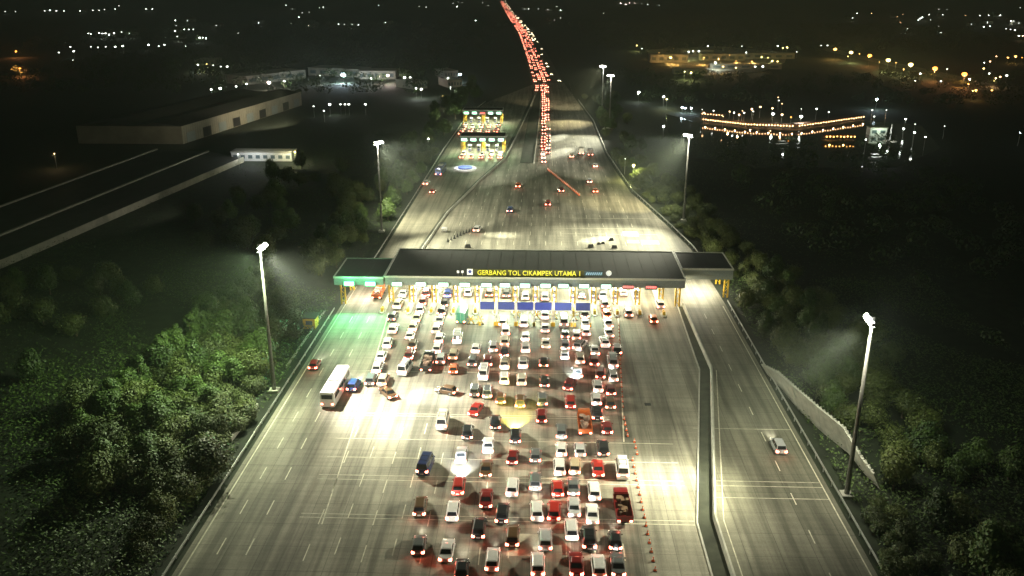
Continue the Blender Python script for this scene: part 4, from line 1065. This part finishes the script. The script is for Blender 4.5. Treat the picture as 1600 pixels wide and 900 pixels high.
def house(px, py, lab):
    x, y, _ = G(px, py, 3); W, Dp, H = rh.uniform(9, 18), rh.uniform(8, 12), rh.uniform(3.2, 6)
    r = empty('house', (x+rh.uniform(-3, 3), y+Dp/2+4, 0), rh.uniform(-.3, .3)); tag(r, lab, 'house', 'small houses by the far lamps')
    b = MB(); b.box((0, 0, H/2), (W, Dp, H)); b.build('wall', M_wall, r)
    b = MB(); b.loft([[(-W/2-.6, -Dp/2-.6, H+.02), (-W/2-.6, 0, H+2.4), (-W/2-.6, Dp/2+.6, H+.02)], [(W/2+.6, -Dp/2-.6, H+.02), (W/2+.6, 0, H+2.4), (W/2+.6, Dp/2+.6, H+.02)]]); b.build('roof', M_wood, r)
    for sx in (-.28, .28): b = MB(); b.box((sx*W, -Dp/2-.03, H*.5), (W*.18, .08, H*.35)); b.build('window', M_bglass, r)
    b = MB(); b.box((0, -Dp/2-.03, 1.1), (1.1, .08, 2.2)); b.build('door', M_bark, r)
def cluster(desc, grp, items, h=6.0):
    items = sorted(items, key=lambda t: t[0])
    for i, t in enumerate(items):
        px, py, c, r = t[:4]; p = t[4] if len(t) > 4 else 0
        if py < 62 and (i % 3 == 0) and not p: house(px, py, '%s small house behind the %s lamp %s' % (rh.choice(['pale', 'cream', 'grey']), ordn(i+1), desc)); p = 2500
        far_lamp(px, py, c, '%s lamp %s from left %s' % ('pale' if c == 'dim' else c, ordn(i+1), desc), grp, r, h, p)
D, Wt, BW, PK, AM, OG, YL, WM = 'dim', 'white', 'blue white', 'pinkish white', 'amber', 'orange', 'yellow', 'warm'
cluster('in the highest string of lights at upper left', 'highest string at upper left', [(70,17,D,1.6),(78,16,Wt,1.3),(88,17,D,2),(100,17,Wt,1.5),(125,17,Wt,1.4),(145,16,D,1.6),(155,16,D,1.6),(163,15,D,1.4),(180,14,Wt,1.2),(186,9,Wt,1.2),(228,14,Wt,1.2),(238,14,Wt,1.2),(8,18,D,1.2),(24,18,D,1.0)])
cluster('in the second string of lights at upper left', 'second string at upper left', [(138,52,Wt,.9),(142,53,Wt,.8),(155,52,Wt,1.1),(160,52,Wt,1.1),(165,52,D,1.4),(170,54,Wt,1.1),(178,52,Wt,.9),(190,50,D,.9),(202,52,D,.8),(110,73,Wt,.8),(115,80,Wt,.8),(114,94,Wt,.8),(92,82,D,.8)])
cluster('in the third string of lights at upper left', 'third string at upper left', [(142,73,D,.8),(153,74,D,.8),(165,73,D,.8),(180,73,Wt,1.1),(192,72,Wt,.9),(232,70,Wt,1.1),(248,72,Wt,.7),(257,70,Wt,1.0)])
cluster('in the loose group left of upper middle', 'loose group left of the upper middle', [(274,32,Wt,1.0),(293,32,D,1.2),(288,46,Wt,.8),(295,46,D,1.3),(302,46,D,1),(273,48,Wt,.8),(277,57,D,.9),(312,59,Wt,1.0),(317,59,Wt,1.0),(322,60,Wt,1.0),(338,40,D,.7),(290,72,D,.7),(372,52,D,.8),(275,40,D,.7)])
cluster('around the small lit building at upper left', 'lamps by the small lit building', [(309,101,Wt,.8,2500),(323,100,YL,.8,5000),(333,102,D,.7),(345,104,D,.9),(355,104,D,.9)])
cluster('in front of the dark warehouse roof', 'lamps before the warehouse', [(330,140,Wt,.75),(344,138,Wt,.85,1500),(369,135,D,.8),(385,131,Wt,.6)])
cluster('in the scattered lights left of the far highway', 'scattered lights left of the far highway', [(447,8,Wt,1.2),(457,14,D,.9),(467,27,Wt,.9),(472,20,D,.9),(483,19,D,.8),(499,11,Wt,1.0),(505,11,Wt,1.0),(404,35,Wt,.8),(529,38,Wt,.9),(538,38,D,.7),(550,38,D,.7),(560,39,D,1.0),(592,8,Wt,1.0),(602,35,D,.7),(482,40,D,.7),(455,37,D,.6),(666,11,D,1.2),(655,10,D,1)])
cluster('near the top just left of the far highway', 'lights just left of the far highway', [(708,5,D,1.3),(714,10,Wt,1.6),(722,4,D,1.2),(716,3,D,1),(743,32,Wt,.9),(754,4,D,1.2),(763,9,D,1)])
cluster('in the row over the long sheds', 'lamp row over the long sheds', [(385,131,Wt,.5,1500),(420,129,PK,1.25,22000),(444,127,Wt,.7,4000),(536,117,BW,1.6,36000),(606,118,PK,1.2,22000),(632,121,Wt,.75,3000),(641,121,D,.8),(500,118,D,.6,6000),(580,122,D,.6,4000)])
cluster('in the small row below the long sheds', 'small row below the long sheds', [(515,163,Wt,.75,1200),(532,163,D,.7),(539,163,D,.7),(545,163,D,.7),(571,163,Wt,.6),(490,166,D,.5),(506,173,D,.5)])
cluster('beyond the trees by the farther small gate', 'lamps left of the farther small gate', [(650,138,Wt,.7,3000),(658,139,Wt,.8,3000),(700,122,Wt,.7,2500),(719,116,BW,.95,4000),(704,136,D,.6,2500),(692,150,YL,.4,1500),(669,217,Wt,.55,1200)])
cluster('at the far left edge with an orange glow', 'orange lamps at the far left edge', [(25,80,OG,1.3,9000),(31,107,OG,1.1,9000)])
cluster('near the low white building', 'lamps near the low white building', [(461,237,YL,.45,1500),(372,241,Wt,.25),(85,240,WM,.4,800)])
cluster('in the amber-lit works yard at upper right', 'lamps of the works yard', [(995,71,YL,1.2,3300),(1003,76,D,.8),(1030,83,AM,.8,9900),(1037,87,AM,1.1,15400),(1048,90,AM,1.0,13200),(1056,86,AM,.9,9900),(1052,76,AM,.6),(1070,84,YL,.8,6600),(1076,81,Wt,.8),(1083,80,Wt,.7),(1092,80,Wt,.7),(1106,72,Wt,.7),(1100,90,AM,.6,7700),(1118,98,Wt,1.0,5500),(1123,92,AM,.5,5500),
         (1140,86,AM,.5),(1159,72,Wt,.6),(1166,82,Wt,.7),(1150,95,AM,.5,5500),(1175,96,AM,.6,5500),(1190,89,YL,.8,5500),(1200,90,YL,.8),(1207,95,YL,.7,4400),(1215,96,YL,.7),(1215,72,Wt,.7),(1223,75,YL,.9),(1230,74,YL,1.0,2750),(1245,81,D,.6),(1180,104,Wt,.8),(1192,104,Wt,.8),(1080,113,YL,.7,5500),(1070,112,YL,.5,3300),(1150,106,WM,.6,3300),(1130,104,AM,.6,4400)])
cluster('in the bright amber street row', 'amber street row', [(1305,77,AM,1.7,13000),(1330,82,YL,1.8,13000),(1359,87,OG,1.9,13000),(1388,94,YL,1.9,13000),(1423,101,YL,1.9,13000),(1461,107,OG,1.9,13000),(1507,116,OG,1.9,13000)], 9)
cluster('in the lights below the amber street row', 'lights around the amber street row', [(1293,71,D,.8),(1283,71,D,.8),(1343,84,AM,.5),(1325,88,YL,.5),(1374,97,AM,.5),(1400,98,AM,.6),(1412,108,AM,.6,2000),(1438,115,Wt,.8),(1430,126,D,.6),(1470,127,D,.8),(1480,108,D,.6),(1515,124,PK,.7),(1513,131,OG,.7,2500),(1525,141,AM,.8,1500),(1520,142,YL,.5),(1550,141,AM,.6),(1538,98,Wt,.5),(1537,107,YL,.8),(1546,115,Wt,.9),(1556,122,WM,1.0,3000),(1563,120,WM,.9),(1573,118,D,.9),(1557,88,WM,.9),(1547,96,WM,1.0),(1575,90,AM,1.2),(1587,88,AM,1.2,3000),(1597,90,OG,.8)])
cluster('in the upper right town lights', 'upper right town lights', [(1339,21,Wt,1.1),(1332,28,D,1.1),(1362,21,WM,1.0),(1402,26,WM,1.0),(1411,22,WM,.9),(1407,35,WM,1.3),(1435,31,Wt,1.3),(1438,29,Wt,1.5),(1441,27,Wt,1.3),(1452,23,Wt,1.2),(1454,31,D,1),(1473,23,Wt,1.1),(1467,14,D,.9),(1480,15,D,1),(1509,24,WM,.9),(1531,24,Wt,.9),(1545,24,Wt,1.2),(1543,35,Wt,1.0),(1537,42,Wt,.9),(1547,41,Wt,.9),(1563,24,Wt,1.0),(1580,33,Wt,1.2),(1584,33,D,1.4),(1592,36,D,1),(1572,45,D,1.2),(1579,46,D,1.2),(1586,47,D,1.2),(1592,56,Wt,1.1),(1598,56,WM,1),(1470,51,D,1.3),(1467,41,D,.8),(1418,45,D,.7),(1518,38,D,.7),(1594,12,D,1)])
cluster('near the top right of the far highway', 'lights right of the far highway', [(820,14,D,1.0),(826,14,Wt,1.1),(841,14,D,1.3),(856,15,D,1),(870,10,D,1.2),(876,16,Wt,1.3),(876,28,D,.9),(866,31,D,.8),(943,21,D,.8),(970,5,PK,1.2),(978,7,PK,1.2),(984,4,PK,1.1),(992,5,PK,1.1),(1003,6,D,1.2),(1012,7,Wt,1.2),(1030,8,D,.8)])
cluster('in the dark right of the distant masts', 'lamps right of the distant masts', [(998,144,Wt,.75,2500),(1037,151,Wt,.75,2500),(1042,155,YL,.6,2500),(1037,197,Wt,.45,1500),(990,258,YL,.55,6000),(977,248,D,.2)])
cluster('on the posts at the left end of the pond', 'posts at the left end of the pond', [(1066,168,BW,.75,1500),(1071,169,BW,.65),(1080,169,BW,.75,1500)], 3)
cluster('in the dark right of the pond', 'lamps right of the pond', [(1370,155,BW,.95,4000),(1366,182,D,.5),(1363,172,D,.4),(1415,186,Wt,.5,500),(1412,201,Wt,.45,500),(1429,207,Wt,.45),(1446,214,Wt,.35),(1353,218,Wt,.45),(1430,194,D,.4),(1476,197,D,.4),(1385,172,D,.3),(1594,207,BW,.35)])
cluster('above the waterside restaurant roofs', 'lamps above the waterside restaurant', [(1140,174,WM,.5,900),(1147,176,Wt,.4),(1155,179,WM,.6,1200),(1160,173,WM,.5),(1163,176,Wt,.4),(1175,170,WM,.6,900),(1188,167,WM,.6),(1177,174,D,.4),(1207,169,WM,.6,900),(1208,178,Wt,.8,1500),(1216,152,WM,.5),(1217,157,D,.4),(1222,162,WM,.5),(1222,179,WM,.6,900),(1236,183,OG,.5),(1252,170,D,.4),(1252,182,Wt,.9,4000),(1276,170,Wt,.55),(1295,175,D,.5),(1115,173,D,.4),(1097,171,D,.4),(1100,176,WM,.5),(1130,182,WM,.4)])

# restaurant on the shore
def pavilion(pxs, lab, lamps_lab, grp, n, off=0.0, c=WM, rr=.27):
    pts = [G(*p) for p in pxs]; ctr = pts[len(pts)//2]
    r = empty('pavilion', (ctr[0], ctr[1], 0)); tag(r, lab, 'pavilion', 'pavilions on the pond shore')
    rf, fl = MB(), MB()
    for A, C in zip(pts[:-1], pts[1:]):
        a, c2 = Vector(A[:2])-Vector(ctr[:2]), Vector(C[:2])-Vector(ctr[:2]); d = (c2-a).normalized(); nn = Vector((-d.y, d.x))
        def S(p, e): return [(*(p+nn*(k+e)), z) for k, z in ((0, 2.9), (2.5, 1.5), (5, 2.9))]
        rf.loft([S(a, 0), S(c2, 0)]); fl.loft([[(*(a+nn*k), z) for k, z in ((.1, 0), (4.9, 0), (4.9, .4), (.1, .4))], [(*(c2+nn*k), z) for k, z in ((.1, 0), (4.9, 0), (4.9, .4), (.1, .4))]])
        L = (c2-a).length
        for k in range(int(L/3.5)+1):
            q = a+d*min(L, k*3.5)+nn*.4; ps = MB(); ps.tube((*q, .4), (*q, 2.9), .09, n=4); ps.build('post', M_bark, r)
    rf.build('roof', M_wood, r); fl.build('deck', M_bark, r)
    tot = sum(math.dist(a[:2], c2[:2]) for a, c2 in zip(pts[:-1], pts[1:]))
    lm = MB(); lm.ball((0, 0, 0), rr, 0, 8, 5, .9); lm.tube((0, 0, rr*.8), (0, 0, rr+.5), .02, n=4, m=1)
    lme = lm.mesh('hanging_lamp', [LC[c], M_black])
    for k in range(n):
        s = (k+.5)/n*tot; 
        for a, c2 in zip(pts[:-1], pts[1:]):
            L = math.dist(a[:2], c2[:2])
            if s <= L: break
            s -= L
        d = (Vector(c2[:2])-Vector(a[:2])).normalized(); q = Vector(a[:2])+d*s+Vector((d.y, -d.x))*.15
        o = bpy.data.objects.new('hanging_lamp', lme); COL.objects.link(o); o.location = (q.x, q.y, 2.25+.1*math.sin(k*2.3)); tag(o, lamps_lab, 'lamp', grp)
        if k % 4 == 1: light('POINT', (q.x, q.y-.3, 1.6), 260, LCOL[c], radius=.3, name='lamp_glow')
pavilion([(1097, 193), (1165, 201), (1240, 204)], 'long brown-roofed pavilion on the left half of the pond shore', 'warm lamp in the row under the left pavilion eave above the water', 'lamps under the left pavilion eave', 34, rr=.36)
pavilion([(1246, 204), (1295, 197), (1350, 189)], 'long brown-roofed pavilion on the right half of the pond shore', 'warm lamp in the row under the right pavilion eave above the water', 'lamps under the right pavilion eave', 26, rr=.34)
pavilion([(1095, 184), (1130, 187)], 'short brown-roofed pavilion behind the left shore pavilion', 'warm lamp under the short rear pavilion eave', 'lamps under the rear pavilion eave', 8, rr=.3)
pavilion([(1288, 221), (1337, 221)], 'small pavilion standing in the pond in front of the right shore', 'warm lamp on the small pavilion standing in the pond', 'lamps of the pond pavilion', 9, rr=.36, c=AM)
small_building(201, 209, 452, 5, 3.6, 'small greenish lit kiosk right of the pond', 2, M_white)
x, y, _ = G(1372, 212); light('POINT', (x, y-4, 4), 1500, (.8, 1, .75), radius=.4, name='lamp_glow')
r = bpy.data.objects[[o.name for o in bpy.data.objects if o.get('label', '').startswith('small greenish')][0]]; r.location = (x, y, 0)
x, y, _ = G(1390, 221); e = empty('water_tower', (x, y, 0)); tag(e, 'slim pale tower on a round base right of the pond kiosk', 'tower')
b = MB(); b.tube((0, 0, .5), (0, 0, 8), .4, .25, n=8); b.build('shaft', M_white, e); b = MB(); b.tube((0, 0, 0), (0, 0, .5), 3.2, 2.6, n=14); b.build('base', M_wall, e)
light('POINT', (x-2, y-4, 4), 900, (.9, 1, .9), radius=.3, name='lamp_glow')
for px, py, lab in ((1222, 226, 'pale boat moored on the pond below the left pavilion'), (1367, 247, 'bright white boat at the near right edge of the pond')):
    x, y, _ = G(px, py); e = empty('boat', (x, y, .02), .2); tag(e, lab, 'boat', None)
    b = MB(); b.loft([[(-3, -.7, .5), (-3, .7, .5), (-2.8, .4, 0), (-2.8, -.4, 0)], [(1.5, -.9, .55), (1.5, .9, .55), (1.4, .5, 0), (1.4, -.5, 0)], [(3.4, -.1, .8), (3.4, .1, .8), (3.1, .08, .3), (3.1, -.08, .3)]]); b.build('hull', M_white, e)
    b = MB(); b.box((-.3, 0, 1.7), (3.2, 1.7, .1)); b.build('canopy', M_white, e)
    for sx in (-1.8, 1.2):
        for sy in (-.7, .7): b = MB(); b.tube((sx, sy, .4), (sx, sy, 1.65), .04, n=4); b.build('canopy_post', M_steel, e)
    light('POINT', (x, y-3, 4), 1400 if px > 1300 else 500, (.95, 1, .95), radius=.3, name='lamp_glow')
sheet('yard_pavement', gp((1008, 78), (1120, 72), (1232, 82), (1226, 98), (1190, 112), (1100, 118), (1050, 107)), 0.02, M_wall)
sheet('amber_street', gp((1285, 78), (1360, 96), (1430, 112), (1505, 130), (1560, 140), (1562, 134), (1510, 121), (1430, 104), (1360, 90), (1290, 73)), 0.02, M_road)
# works yard: pale halls lit amber
for i, (px, py, wd, dp, h, lab) in enumerate([(1045, 98, 34, 18, 7, 'amber lit hall at the left end of the works yard'), (1090, 88, 30, 14, 6, 'pale lit hall in the middle of the works yard'),
                                         (1130, 95, 40, 16, 6, 'long low hall in the centre right of the works yard'), (1200, 92, 50, 10, 5, 'long yellow lit hall at the right end of the works yard'), (1165, 108, 60, 8, 4, 'long low pale wall-like hall at the front of the works yard'), (1078, 116, 26, 9, 4, 'small yellow lit hall in front of the works yard')]):
    x, y, _ = G(px, py); r = small_building(x-wd/2, x+wd/2, y, dp, h, lab, 5, M_wall)

# ------------------------------------------------------------------ haze
hm = bpy.data.materials.new('haze'); hm.use_nodes = True; nt = hm.node_tree; nt.nodes.clear()
out = nt.nodes.new('ShaderNodeOutputMaterial'); pv = nt.nodes.new('ShaderNodeVolumePrincipled')
pv.inputs['Color'].default_value = (.76, .90, .78, 1); pv.inputs['Density'].default_value = 0.0004; pv.inputs['Anisotropy'].default_value = 0.0
nt.links.new(pv.outputs[0], out.inputs['Volume'])
b = MB(); b.box((0, 4600, 38.5), (14400, 10400, 79)); o = b.build('haze', hm); tag(o, 'thin pale night haze over the whole scene', 'haze', kind='stuff')
